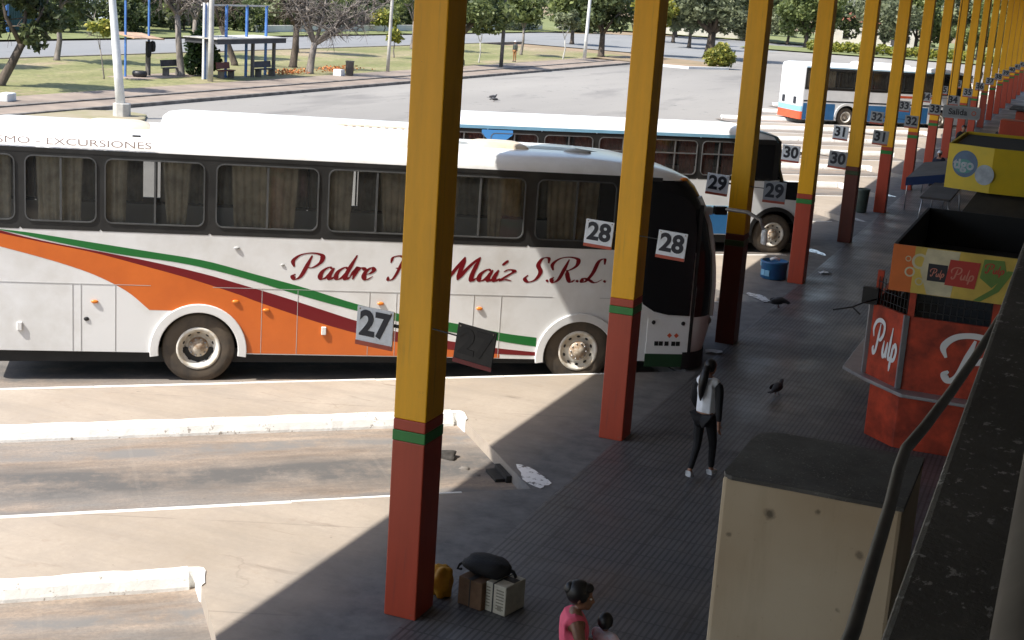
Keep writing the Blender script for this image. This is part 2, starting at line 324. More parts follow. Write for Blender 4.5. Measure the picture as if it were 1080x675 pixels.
# ------------------------------------------------------------------ mesh helpers
class MB:
    def __init__(s): s.v = []; s.f = []; s.m = []; s.s = []
    def add(s, vs, fs, mi=0, smooth=False):
        o = len(s.v); s.v += [tuple(p) for p in vs]
        for f in fs: s.f.append(tuple(i+o for i in f)); s.m.append(mi); s.s.append(smooth)
        return s
    def box(s, c, d, mi=0, rz=0.0, M=None):
        x, y, z = (k/2 for k in d)
        P = [Vector((a*x, b*y, e*z)) for e in (-1, 1) for a, b in ((-1, -1), (1, -1), (1, 1), (-1, 1))]
        if M is not None: P = [M @ p for p in P]
        elif rz: P = [Matrix.Rotation(rz, 3, 'Z') @ p for p in P]
        P = [p+Vector(c) for p in P]
        return s.add(P, [(3, 2, 1, 0), (4, 5, 6, 7), (0, 1, 5, 4), (1, 2, 6, 5), (2, 3, 7, 6), (3, 0, 4, 7)], mi)
    def span(s, a, b, mi=0):
        return s.box([(a[i]+b[i])/2 for i in range(3)], [abs(b[i]-a[i]) for i in range(3)], mi)
    def prism(s, pts, ax, a, b, mi=0, smooth=False):
        """polygon pts (2D) extruded along axis ax from a to b; the other two axes in order"""
        n = len(pts)
        def P(p, t):
            return {'x': (t, p[0], p[1]), 'y': (p[0], t, p[1]), 'z': (p[0], p[1], t)}[ax]
        vs = [P(p, a) for p in pts]+[P(p, b) for p in pts]
        tri = tessellate_polygon([[Vector((p[0], p[1], 0)) for p in pts]])
        ar = sum(pts[i][0]*pts[(i+1) % n][1]-pts[(i+1) % n][0]*pts[i][1] for i in range(n))
        flip = (ar > 0) ^ (ax == 'y')
        if b < a: flip = not flip
        fs = []
        for t in tri:
            A = [Vector((pts[i][0], pts[i][1])) for i in t]
            ccw = (A[1]-A[0]).cross(A[2]-A[0]) > 0
            up = t if (ccw ^ (ax == 'y')) ^ (b < a) else t[::-1]
            fs.append(tuple(i+n for i in up)); fs.append(tuple(up[::-1]))
        for i in range(n):
            j = (i+1) % n
            fs.append((i, j, j+n, i+n) if flip else (j, i, i+n, j+n))
        return s.add(vs, fs, mi, smooth)
    def tube(s, pts, r, n=10, mi=0, cap=True, smooth=True):
        pts = [Vector(p) for p in pts]; rs = r if isinstance(r, (list, tuple)) else [r]*len(pts)
        vs = []; prev = None
        for i, p in enumerate(pts):
            d = (pts[min(i+1, len(pts)-1)]-pts[max(i-1, 0)]).normalized()
            a = prev if prev is not None else (Vector((0, 0, 1)) if abs(d.z) < .9 else Vector((1, 0, 0)))
            u = d.cross(a).normalized(); w = u.cross(d).normalized(); prev = w
            for k in range(n):
                t = 2*math.pi*k/n; vs.append(p+(u*math.cos(t)+w*math.sin(t))*rs[i])
        fs = [(i*n+k, i*n+(k+1) % n, (i+1)*n+(k+1) % n, (i+1)*n+k) for i in range(len(pts)-1) for k in range(n)]
        s.add(vs, fs, mi, smooth)
        if cap:
            o = len(s.v)-len(vs)
            s.f.append(tuple(o+k for k in range(n))[::-1]); s.m.append(mi); s.s.append(False)
            s.f.append(tuple(o+(len(pts)-1)*n+k for k in range(n))); s.m.append(mi); s.s.append(False)
        return s
    def lathe(s, prof, o=(0, 0, 0), axis='z', n=24, mi=0, smooth=True, cap=True):
        vs = []
        for r, h in prof:
            for k in range(n):
                t = 2*math.pi*k/n; a, b = r*math.cos(t), r*math.sin(t)
                p = {'z': (a, b, h), 'y': (a, h, b), 'x': (h, a, b)}[axis]
                vs.append((p[0]+o[0], p[1]+o[1], p[2]+o[2]))
        fs = []
        for i in range(len(prof)-1):
            for k in range(n):
                q = (i*n+k, i*n+(k+1) % n, (i+1)*n+(k+1) % n, (i+1)*n+k)
                fs.append(q if axis != 'y' else q[::-1])
        s.add(vs, fs, mi, smooth)
        if cap:
            off = len(s.v)-len(vs)
            for i, fl in ((0, True), (len(prof)-1, False)):
                if prof[i][0] > 1e-4:
                    q = [off+i*n+k for k in range(n)]
                    if fl ^ (axis == 'y'): q = q[::-1]
                    s.f.append(tuple(q)); s.m.append(mi); s.s.append(False)
        return s
    def ball(s, c, r, mi=0, n=12, m=8):
        rx, ry, rz = r if isinstance(r, (tuple, list)) else (r, r, r)
        vs = [(c[0], c[1], c[2]-rz)]
        for i in range(1, m):
            a = -math.pi/2+math.pi*i/m
            for k in range(n):
                t = 2*math.pi*k/n; vs.append((c[0]+rx*math.cos(a)*math.cos(t), c[1]+ry*math.cos(a)*math.sin(t), c[2]+rz*math.sin(a)))
        vs.append((c[0], c[1], c[2]+rz)); L = len(vs)-1
        fs = [(0, 1+(k+1) % n, 1+k) for k in range(n)]
        for i in range(m-2):
            for k in range(n): fs.append((1+i*n+k, 1+i*n+(k+1) % n, 1+(i+1)*n+(k+1) % n, 1+(i+1)*n+k))
        fs += [(L, 1+(m-2)*n+k, 1+(m-2)*n+(k+1) % n) for k in range(n)]
        return s.add(vs, fs, mi, True)
    def xf(s, M):
        s.v = [tuple(M @ Vector(p)) for p in s.v]; return s
    def shear(s, k):
        s.v = [(p[0], p[1], p[2]-k*p[0]) for p in s.v]; return s
    def build(s, name, mats, parent=None, bevel=0.0, loc=None, rz=0.0):
        if any(s.s) and len(s.v) < 60000:          # join rows that share an edge so that they shade smoothly
            seen = {}; ix = []; nv = []
            for p in s.v:
                k = (round(p[0], 5), round(p[1], 5), round(p[2], 5))
                if k not in seen: seen[k] = len(nv); nv.append(p)
                ix.append(seen[k])
            F = []; MM = []; SS = []
            for f, m, sm in zip(s.f, s.m, s.s):
                g = []
                for i in f:
                    if ix[i] not in g: g.append(ix[i])
                if len(g) > 2: F.append(tuple(g)); MM.append(m); SS.append(sm)
            s.v, s.f, s.m, s.s = nv, F, MM, SS
        used = sorted({i for f in s.f for i in f})
        if len(used) < len(s.v):
            mp = {o_: n_ for n_, o_ in enumerate(used)}; s.v = [s.v[i] for i in used]; s.f = [tuple(mp[i] for i in f) for f in s.f]
        me = bpy.data.meshes.new(name); me.from_pydata(s.v, [], s.f)
        for m in (mats if isinstance(mats, (list, tuple)) else [mats]): me.materials.append(m)
        me.polygons.foreach_set('material_index', s.m); me.polygons.foreach_set('use_smooth', s.s); me.update()
        o = bpy.data.objects.new(name, me); COL.objects.link(o)
        if parent: o.parent = parent
        if loc: o.location = loc
        if rz: o.rotation_euler = (0, 0, rz)
        if bevel:
            b = o.modifiers.new('bevel', 'BEVEL'); b.width = bevel; b.segments = 2; b.limit_method = 'ANGLE'; b.angle_limit = R(40)
        return o
def thing(name, label, cat, loc=(0, 0, 0), rz=0.0, group=None):
    o = bpy.data.objects.new(name, None); COL.objects.link(o); o.location = loc; o.rotation_euler = (0, 0, rz)
    o.empty_display_size = .2
    return tag(o, label, cat, group)
def tag(o, label, cat, group=None):
    o['label'] = label; o['category'] = cat
    if group: o['group'] = group
    return o
def struct(o, kind='structure'):
    o['kind'] = kind; return o
def copy_tree(o, parent=None):
    c = o.copy(); COL.objects.link(c); c.parent = parent
    for ch in list(o.children): copy_tree(ch, c)
    return c

FONTS = {}
def text_mesh(txt, size, depth=.004, bold=.0, xs=1.0, shear=0.0):
    """flat lettering in the XZ plane, facing -Y, centred; returns an MB"""
    cu = bpy.data.curves.new('t', 'FONT'); cu.body = txt; cu.size = size; cu.extrude = depth/2; cu.offset = bold; cu.shear = shear
    cu.align_x = 'CENTER'; cu.align_y = 'CENTER'; cu.resolution_u = 4
    o = bpy.data.objects.new('t', cu); COL.objects.link(o)
    dg = bpy.context.evaluated_depsgraph_get(); me = bpy.data.meshes.new_from_object(o.evaluated_get(dg))
    b = MB(); b.add([(v.co.x*xs, -v.co.z, v.co.y) for v in me.vertices], [tuple(p.vertices) for p in me.polygons])
    bpy.data.objects.remove(o); bpy.data.curves.remove(cu); bpy.data.meshes.remove(me)
    return b
def catmull(P, n=8):
    P = [Vector((p[0], p[1])) for p in P]
    if len(P) < 3: return [P[0].lerp(P[-1], i/n) for i in range(n+1)]
    Q = [P[0]*2-P[1]]+P+[P[-1]*2-P[-2]]; out = []
    for i in range(1, len(Q)-2):
        for k in range(n):
            t = k/n; a, b, c, d = Q[i-1], Q[i], Q[i+1], Q[i+2]
            out.append(.5*((2*b)+(c-a)*t+(2*a-5*b+4*c-d)*t*t+(3*b-a-3*c+d)*t**3))
    return out+[P[-1]]
GL = {
 'P': ([[(.42, .98), (.36, .5), (.28, .1), (.12, -.02), (.0, .1), (.06, .2)], [(-.08, .5), (-.2, .75), (0, 1.0), (.4, 1.08), (.78, .98), (.82, .7), (.6, .48), (.38, .48)]], .92),
 'a': ([[(.42, .42), (.28, .5), (.1, .34), (.07, .12), (.18, 0), (.34, .12), (.46, .46)], [(.47, .48), (.40, .15), (.48, 0), (.62, .12)]], .58),
 'd': ([[(.42, .42), (.28, .5), (.1, .34), (.07, .12), (.18, 0), (.34, .12), (.46, .46)], [(.56, 1.02), (.42, .2), (.48, 0), (.62, .12)]], .58),
 'r': ([[(0, .12), (.12, .4), (.18, .5), (.14, 0)], [(.16, .3), (.28, .48), (.42, .46), (.4, .38)]], .44),
 'e': ([[(.06, .2), (.26, .26), (.36, .4), (.24, .5), (.09, .34), (.08, .12), (.22, 0), (.42, .14)]], .46),
 'F': ([[(-.05, .72), (.0, .95), (.3, 1.02), (.6, .95), (.95, 1.05)], [(.55, .98), (.45, .4), (.3, .05), (.08, 0), (.02, .14)], [(.28, .5), (.5, .5), (.72, .56)]], .85),
 '.': ([[(.08, .0), (.1, .05), (.12, .08)]], .26),
 'M': ([[(-.12, .12), (-.02, -.02), (.14, .2), (.42, 1.02)], [(.42, 1.0), (.44, .5), (.47, .03)], [(.47, .03), (.7, .6), (.98, 1.02)], [(.98, 1.0), (.93, .3), (1.0, 0), (1.14, .12)]], 1.16),
 'í': ([[(.1, .48), (.05, .14), (.13, 0), (.28, .12)], [(.16, .68), (.32, .9)]], .3),
 'z': ([[(.02, .4), (.16, .5), (.4, .44), (.22, .25), (.0, .03), (.2, .07), (.44, .02)]], .5),
 'S': ([[(.74, .8), (.66, 1.02), (.42, 1.0), (.34, .72), (.54, .42), (.46, .1), (.2, -.02), (.0, .12), (.08, .28)]], .86),
 'R': ([[(.42, .98), (.36, .5), (.28, .1), (.12, -.02), (.0, .1), (.06, .2)], [(-.08, .5), (-.2, .75), (0, 1.0), (.4, 1.08), (.78, .98), (.82, .72), (.6, .52), (.4, .5)], [(.5, .5), (.64, .2), (.82, 0), (.98, .1)]], 1.0),
 'L': ([[(.72, .78), (.62, 1.02), (.42, .9), (.36, .4), (.2, .05), (.04, .02), (.06, .16), (.3, .1), (.6, -.02), (.86, .12)]], .9),
 'u': ([[(.08, .5), (.06, .15), (.18, 0), (.34, .12), (.42, .48)], [(.43, .5), (.4, .12), (.5, 0)]], .56),
 'l': ([[(.16, 1.0), (.1, .15), (.18, 0), (.3, .06)]], .3),
 'p': ([[(.12, .5), (.08, 0), (.05, -.38)], [(.12, .3), (.28, .5), (.46, .34), (.38, .06), (.2, .0), (.1, .1)]], .54),
}
def script_text(txt, cap, x0, x1, wmin=.035, wmax=.13, slant=.30, depth=.003, mi=0):
    """brush lettering drawn with a broad nib in the XZ plane, facing -Y, from x0 to x1, baseline z=0"""
    b = MB(); adv = sum(GL[c][1] for c in txt); k = (x1-x0)/(adv*cap); x = 0.0; nib = R(60)
    layer = 0
    for c in txt:
        for st in GL[c][0]:
            st = [(p[0]+p[1]*slant, p[1]) for p in st]
            pts = catmull(st); n = len(pts); L = []; layer += 1
            for i, p in enumerate(pts):
                d = (pts[min(i+1, n-1)]-pts[max(i-1, 0)]); d = d.normalized() if d.length > 1e-6 else Vector((1, 0))
                a = math.atan2(d.y, d.x); down = abs(math.sin(a-R(10)))
                w = wmin+(wmax-wmin)*down**1.6
                e = min(1, .35+4.0*min(i, n-1-i)/n); w *= e
                q = Vector((-d.y, d.x))*w/2
                L.append((p+q, p-q))
            y0 = -depth-.0002*(layer % 5)
            vs = []
            for A, B in L:
                vs.append(((x+A.x)*cap*k+x0, y0, A.y*cap)); vs.append(((x+B.x)*cap*k+x0, y0, B.y*cap))
            fs = [(2*i, 2*i+1, 2*i+3, 2*i+2) for i in range(n-1)]
            b.add(vs, fs, mi)
        x += GL[c][1]
    return b

# ------------------------------------------------------------------ setting: ground, lanes, platform
def sheet(name, pts, z, m):
    b = MB(); n = len(pts); tri = tessellate_polygon([[Vector((*p, 0)) for p in pts]])
    fs = []
    for t in tri:
        A = [Vector(pts[i]) for i in t]
        fs.append(tuple(t) if (A[1]-A[0]).cross(A[2]-A[0]) > 0 else tuple(t[::-1]))
    b.add([(p[0], p[1], z) for p in pts], fs)
    return struct(b.build(name, m))
def rect(x0, y0, x1, y1): return [(x0, y0), (x1, y0), (x1, y1), (x0, y1)]
sheet('ground', rect(-700, -200, 500, 900), -.30, EARTH)
sheet('road', rect(-38.6, -60, -3, 205), ZR, ASPH)
k1 = MB(); k1.span((-38.85, -60, -.3), (-38.6, 128, -.06)); struct(k1.build('kerb', KERBG, bevel=.02))
sheet('pavement', rect(-40.6, -60, -38.85, 128), -.085, PAVE)
k1 = MB(); k1.span((-40.85, -60, -.3), (-40.6, 126, -.02)); struct(k1.build('kerb', KERBG, bevel=.02))
sheet('pavement', rect(-43.4, -60, -40.85, 126), -.06, PAVE)
sheet('lawn', rect(-58.8, -60, -43.4, 138), -.07, GRASS)
k1 = MB(); k1.span((-59.1, -60, -.3), (-58.8, 150, -.02)); struct(k1.build('kerb', KERBG))
sheet('street', [(-71.5, -60), (-59.1, -60), (-59.1, 150), (-46, 150), (-38.6, 128), (-38.6, 205), (-3, 205), (-3, 225), (-60, 225), (-71.5, 190)], ZR-.004, STREET)
VERGE = mat('verge_grass', (.20, .22, .085), .95, .2, .5, col2=(.12, .14, .05))
sheet('verge', rect(-110, -60, -71.5, 300), -.08, VERGE)
sheet('verge', [(-43, 128), (-38.6, 126.5), (-33.5, 126), (-31.2, 130), (-33, 136), (-38, 140), (-43, 141)], -.04, EARTH)
k1 = MB(); k1.prism([(-38.5, 126), (-33.4, 125.6), (-30.8, 130), (-31.2, 130.2), (-33.6, 126), (-38.5, 126.4)], 'z', -.3, .0); struct(k1.build('kerb', POLEW))
sheet('verge', [(-44, 190), (-20, 196), (-2, 200), (-2, 214), (-46, 208)], -.05, VERGE)
sheet('verge', rect(-71.5, 225, 60, 320), -.06, VERGE)
# little traffic island with the white lamp pole and a low kerb stub
k1 = MB(); k1.prism([(-38.5, 34), (-34.9, 34), (-35.0, 48.3), (-36.0, 49.8), (-37.4, 50.2), (-38.5, 49)], 'z', -.3, -.11); struct(k1.build('pavement', mat('island_soil', (.30, .25, .18), .95, .2, .6, col2=(.22, .205, .11)), bevel=.05))
# the bays and the platform with one finger between each two bays
cb, sb = math.cos(BAY), math.sin(BAY); U = Vector((cb, sb)); V = Vector((-sb, cb))
P1 = Vector((-5.80, 16.05)); LW = 3.22; FING = 13.6
N0, N1 = -4, 19
lane_me = None
outline = []
kerb = MB(); nose = MB()
XEND = 4.0
def lane_pts(k):
    o = P1+Vector((0, PITCH*(k-27)))
    return o, o+V*LW
for k in range(27+N0, 27+N1):
    a, c = lane_pts(k)
    a0, c0 = a-U*FING, c-U*FING
    outline += [tuple(a0), tuple(a)]
    outline.append(tuple(c))
    outline.append(tuple(c0))
    # lane surface, local x along the lane
    b = MB(); b.add([(-FING-.4, 0, 0), (0, 0, 0), (0, LW, 0), (-FING-.4, LW, 0)], [(0, 1, 2, 3)])
    struct(b.build('lane', LANE, loc=(a.x, a.y, ZR+.04), rz=BAY))
    # painted kerb stones: far side faces the camera, near side only shows its top edge
    def run(p, q, wid, inner, top=.014, seg=6):
        L = (q-p).length; d = (q-p)/L
        for i in range(seg):
            s0, s1 = p+d*(L*i/seg), p+d*(L*(i+1)/seg-.003)
            j = rnd.uniform(-.012, .012); w = wid+rnd.uniform(-.02, .02)
            nrm = Vector((-d.y, d.x))*(1 if inner else -1)
            if inner:      # battered face: foot stands out into the bay, the top edge lies back
                if i: break
                sec = [(-.10, -.26), (-.085, -.14), (-.05, -.045), (-.008, .008), (w, .013), (w, -.05)]; m6 = len(sec); N_ = 90
                vs = []
                for e_ in range(N_+1):
                    c_ = p+d*(L*e_/N_); jj = .010*math.sin(e_*.9+k*2)+.006*math.sin(e_*2.3+k)
                    for a_, (o_, z_) in enumerate(sec):
                        q_ = c_+nrm*(o_+jj*(1.5 if a_ == 4 else .5)+rnd.uniform(-.0015, .0015)); vs.append((q_.x, q_.y, z_+rnd.uniform(-.0012, .0012)))
                kerb.add(vs, [(e_*m6+k_, (e_+1)*m6+k_, (e_+1)*m6+k_+1, e_*m6+k_+1) for e_ in range(N_) for k_ in range(m6-1)]+[tuple(range(m6)), tuple(range((N_+1)*m6-1, N_*m6-1, -1))])
            else:
                A = [s0-nrm*.012+nrm*j*.4, s1-nrm*.012+nrm*j*.4, s1+nrm*w, s0+nrm*w][::-1]
                kerb.prism([tuple(x) for x in A], 'z', -.25, top+j*.3)
    run(c0, c-U*.08, .10, True)
    run(a0, a-U*.9, .05, False, .008)
    e = (c-a).normalized(); m_ = Vector((e.y, -e.x))
    # white nose at the end of the bay: worn paint on the platform corner
    pts_ = []
    for t in range(18):
        q_ = 2*math.pi*t/18; rr2 = 1+.14*math.sin(3*q_+k)+.1*math.sin(5*q_+2*k)
        pts_.append(a+e*(.40+.44*math.cos(q_)*rr2)+m_*(.17+.15*math.sin(q_)*rr2))
    nose.add([(p.x, p.y, .009) for p in pts_], [tuple(range(17, -1, -1)) if (pts_[1]-pts_[0]).cross(pts_[2]-pts_[1]) < 0 else tuple(range(18))])
    # the painted kerb turns the corner of the bay
    ck = [c-U*.10+V*.075, c+U*.02+V*.07, c+U*.075+V*.03, c+U*.095-V*.04, c+U*.07-V*.16, c+U*.045-V*.34, c+U*.0-V*.40, c-U*.014-V*.38, c-U*.016-V*.02, c-U*.10-V*.014]
    kerb.prism([tuple(p+Vector((rnd.uniform(-.008, .008), rnd.uniform(-.008, .008)))) for p in ck[::-1]], 'z', -.26, .0155)
outline += [(-5.5, P1.y+PITCH*N1), (XEND, P1.y+PITCH*N1), (XEND, P1.y+PITCH*N0-6), (-5.5, P1.y+PITCH*N0-6)]
pl = MB(); pl.prism(outline, 'z', -.29, 0.0)
struct(pl.build('platform', CONC))
struct(kerb.build('kerb', KERBP, bevel=.012)); wp, wnt, wb = blank('worn_glossy_white_paint', .14)
wb.inputs['Base Color'].default_value = (.86, .88, .90, 1); wb.inputs['Specular IOR Level'].default_value = .8
wv = mapped(wnt); wa = ramp(wnt, noise(wnt, wv, 7.0, 7, .75), .40, .47)
wnt.links.new(wa, wb.inputs['Alpha'])
struct(nose.build('kerb', wp))
y0, y1 = P1.y+PITCH*N0-6, P1.y+PITCH*N1
sheet('walkway', rect(-5.47, y0, XEND, y1), .004, TACT)
# drain openings under the bay ends
for k in (26, 27):
    a, c = lane_pts(k); e = (c-a).normalized()
    b = MB()
    b.box((0, 0, .045), (.07, .5, .09)); b.box((-.10, .0, .02), (.14, .42, .04), 1)
    o = b.build('drain_cover', [BLK, BLK], loc=(a.x+e.x*(.95)-U.x*.045, a.y+e.y*.95-U.y*.045, ZR+.042), rz=BAY)
    tag(o, {26: 'black drain opening in the end kerb of the nearest empty bay', 27: 'black drain opening in the end kerb of the empty bay by the front column', 28: 'drain opening under the nose of the cream and orange coach', 29: 'drain opening at the end of the bay beside the blue tub', 30: 'drain opening in the bay of the older blue and white bus'}[k], 'drain', 'drains at the bay ends')

# ------------------------------------------------------------------ canopy, columns, signs
cn = MB()
cn.span((-10.55, -30, 7.8), (4.4, 140, 7.95))
can = thing('canopy', 'long flat platform roof carried by the yellow columns', 'canopy', (0, 0, 0))
cn.build('roof_slab', CANP, can)
b = MB(); b.span((-10.6, -30, 7.7), (-10.55, 140, 8.0)); b.build('fascia', YEL, can)
NCOL = 19
CX, CY, CW, CD = -5.738, 11.878, .345, .42
for i in range(-5, NCOL):
    b = MB(); y = CY+PITCH*i
    b.span((-10.5, y+.06, 7.45), (4.3, y+CD-.06, 7.8)); b.build('beam', CANP, can)
def column(dark):
    g = 'square columns along the platform'
    t = thing('column', 'x', 'column', (0, 0, 0), 0, g)
    r_, gm = (DRED, DGRN) if dark else (RED, GRN)
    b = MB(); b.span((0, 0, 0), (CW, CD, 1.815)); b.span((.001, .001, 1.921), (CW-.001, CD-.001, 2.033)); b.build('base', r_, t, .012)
    b = MB(); b.span((-.002, -.002, 1.815), (CW+.002, CD+.002, 1.921)); b.build('band', gm, t, .008)
    b = MB(); b.span((.002, .002, 2.033), (CW-.002, CD-.002, 7.46)); b.build('shaft', YEL, t, .012)
    return t
cl = {0: 'nearest yellow and red column, with the luggage boxes at its foot', 1: 'yellow and red column hiding the coach beside its front wheel',
      2: 'yellow column with dark maroon foot just past the coach mirror', 3: 'yellow and red column standing beside the blue tub',
      4: 'yellow column with dark maroon foot between the bay 31 and bay 30 signs', 5: 'yellow and red column carrying a bay 31 sign above a green bin',
      }
proto = column(False); protod = column(True)
for i in range(NCOL):
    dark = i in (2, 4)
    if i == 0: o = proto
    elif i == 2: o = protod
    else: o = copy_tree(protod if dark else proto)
    o.location = (CX, CY+PITCH*i, 0)
    o['label'] = cl.get(i) or (f'yellow and red column standing beside the bay {27+i} signs' if i < 11 else 'far yellow and red column at the crowded end of the row')
def numsign(n, right, kind):
    g = 'bay number signs on the columns'
    t = thing('number_sign', 'x', 'sign', (0, 0, 0), 0, g)
    m, ink = {'w': (SIGNW, INK), 'g': (SIGNG, INK), 'd': (SIGND, INKF)}[kind]
    b = MB(); b.box((0, 0, 0), (.40, .018, .38)); b.build('plate', m, t, .006)
    tx = text_mesh(str(n), .335, .004, .012, .98); tx.xf(Matrix.Translation((0, -.012, .02))); tx.build('number', ink, t)
    for x_, z_ in ((-.17, .165), (.17, .165)):
        b = MB(); b.ball((x_, -.010, z_), (.009, .006, .009), 0, 8, 6); b.build('bolt', RUST, t)
    b = MB(); b.box((0, -.0115, -.168), (.40, .006, .042)); b.build('stripe', SREDS if kind != 'd' else MAROON, t)
    b = MB()
    if right: b.box((-.31, .03, .05), (.30, .012, .012))
    else: b.box((.15, .03, .05), (.18, .02, .03))
    b.build('bracket', BLK, t)
    return t
for i in range(NCOL):
    n = 27+i; y = CY+PITCH*i
    ld = 'white' if i < 11 else 'distant'
    a = numsign(n, False, 'w' if i < 5 else 'g'); a.location = (CX-.232, y-.012, 2.885); a.rotation_euler = (0, R(rnd.uniform(-2, 2)+(3 if i == 0 else 1)), R(rnd.uniform(-4, 4)))
    bsn = numsign(n, True, 'd' if i == 0 else ('w' if i == 1 else 'g')); bsn.location = (CX+CW+.26+.2, y-.012, 2.86); bsn.rotation_euler = (0, R(rnd.uniform(-2, 2)+(4 if i < 2 else 1)), R(rnd.uniform(-5, 5)))
    if i == 0:
        a['label'] = 'pale sign reading 27 on the nearest column'; bsn['label'] = 'grimy dark sign with a barely readable 27 right of the nearest column'
    elif i < 11:
        a['label'] = f'white sign reading {n} on the left side of its column'; bsn['label'] = f'sign reading {n} on the walkway side of its column'
    else:
        a['label'] = bsn['label'] = 'tiny bay number sign on a column far down the platform'

# ------------------------------------------------------------------ buses
def rr(x0, z0, x1, z1, r, n=5):
    P = []
    for cx, cz, a0 in ((x1-r, z1-r, 0), (x0+r, z1-r, 90), (x0+r, z0+r, 180), (x1-r, z0+r, 270)):
        for k in range(n+1):
            a = R(a0+90*k/n); P.append((cx+r*math.cos(a), cz+r*math.sin(a)))
    return P
def ring_panel(b, x0, z0, x1, z1, win, y, th, mi=0, n=5, r=.1):
    """rectangle with a rounded-rectangle hole, thickness th towards +y"""
    inner = rr(*win, r, n); outer = []
    m = n+1
    for q, (cx, cz) in enumerate(((x1, z1), (x0, z1), (x0, z0), (x1, z0))):
        for k in range(m):
            px, pz = inner[q*m+k]; t = k/n
            if q == 0: o = (x1, pz+(z1-pz)*min(1, 2*t)) if t <= .5 else (px+(x1-px)*(2-2*t), z1)
            elif q == 1: o = (px+(x0-px)*min(1, 2*t), z1) if t <= .5 else (x0, pz+(z1-pz)*(2-2*t))
            elif q == 2: o = (x0, pz+(z0-pz)*min(1, 2*t)) if t <= .5 else (px+(x0-px)*(2-2*t), z0)
            else: o = (px+(x1-px)*min(1, 2*t), z0) if t <= .5 else (x1, pz+(z0-pz)*(2-2*t))
            outer.append(o)
    N = len(inner); sgn = 1 if th > 0 else -1
    vs = [(p[0], y, p[1]) for p in outer]+[(p[0], y, p[1]) for p in inner]+[(p[0], y+th, p[1]) for p in inner]
    fs = []
    for i in range(N):
        j = (i+1) % N
        fs.append((j, i, N+i, N+j)[::1 if sgn > 0 else -1]); fs.append((N+j, N+i, 2*N+i, 2*N+j)[::1 if sgn > 0 else -1])
    b.add(vs, fs, mi)
def ring(b, win, r, w, y0, y1, mi=0, n=5):
    """rounded window rubber: a picture-frame ring from y0 to y1"""
    x0, z0, x1, z1 = win
    A = rr(x0-w, z0-w, x1+w, z1+w, r+w, n); B = rr(x0, z0, x1, z1, r, n); N = len(A)
    vs = [(p[0], y1, p[1]) for p in A]+[(p[0], y1, p[1]) for p in B]+[(p[0], y0, p[1]) for p in A]+[(p[0], y0, p[1]) for p in B]
    fs = []
    for i in range(N):
        j = (i+1) % N
        fs += [(j, i, N+i, N+j), (i, j, 2*N+j, 2*N+i), (N+j, N+i, 3*N+i, 3*N+j)]
    if y1 > y0: fs = [f[::-1] for f in fs]
    b.add(vs, fs, mi)
def wheel(parent, x, y, zc, r, side, rimm, dish=.0, tyre_r=TYRE):
    """side -1: outer face towards -y; name wheel > tyre mesh with rim and hub below it"""
    s = side
    W = .28
    b = MB(); pr = [(r*.60, 0), (r*.64, -.005), (r*.8, -.012), (r*.95, .0), (r, .045), (r, W-.04), (r*.95, W), (r*.6, W)]
    b.lathe([(p[0], -s*p[1] if s > 0 else p[1]) for p in pr], (0, 0, 0), 'y', 40, cap=False)
    # tread grooves as raised blocks on the shoulder
    w = b.build('wheel', tyre_r, parent, loc=(x, y, zc))
    b = MB(); q = [(r*.615, .012), (r*.60, -.012), (r*.54, -.018), (r*.5, .02), (r*.36, .075+dish), (r*.30, .045+dish), (r*.0, .045+dish)]
    b.lathe([(p[0], -s*p[1] if s > 0 else p[1]) for p in q], (0, 0, 0), 'y', 36, cap=False)
    for k in range(10):
        t = 2*math.pi*(k+.5)/10
        M = Matrix.Rotation(-t, 4, 'Y')
        h = MB(); h.ball((r*.425, (.046+dish*.6)*(1 if s < 0 else -1), 0), (r*.036, .016, r*.055), 1, 8, 6); h.xf(M); b.add(h.v, h.f, 1, True)
    b.build('rim', [rimm, BLK], w)
    b = MB(); hq = [(r*.29, .05+dish), (r*.27, .0+dish), (r*.2, -.01+dish), (r*.15, -.045+dish), (r*.0, -.05+dish)]
    b.lathe([(p[0], -s*p[1] if s > 0 else p[1]) for p in hq], (0, 0, 0), 'y', 24, cap=False)
    for k in range(10):
        t = 2*math.pi*k/10; c = (r*.235*math.cos(t), (-.008+dish)*(1 if s < 0 else -1), r*.235*math.sin(t))
        b.ball(c, (.016, .022, .016), 1, 6, 4)
    b.build('hub', [RUST, STEEL], w)
    return w

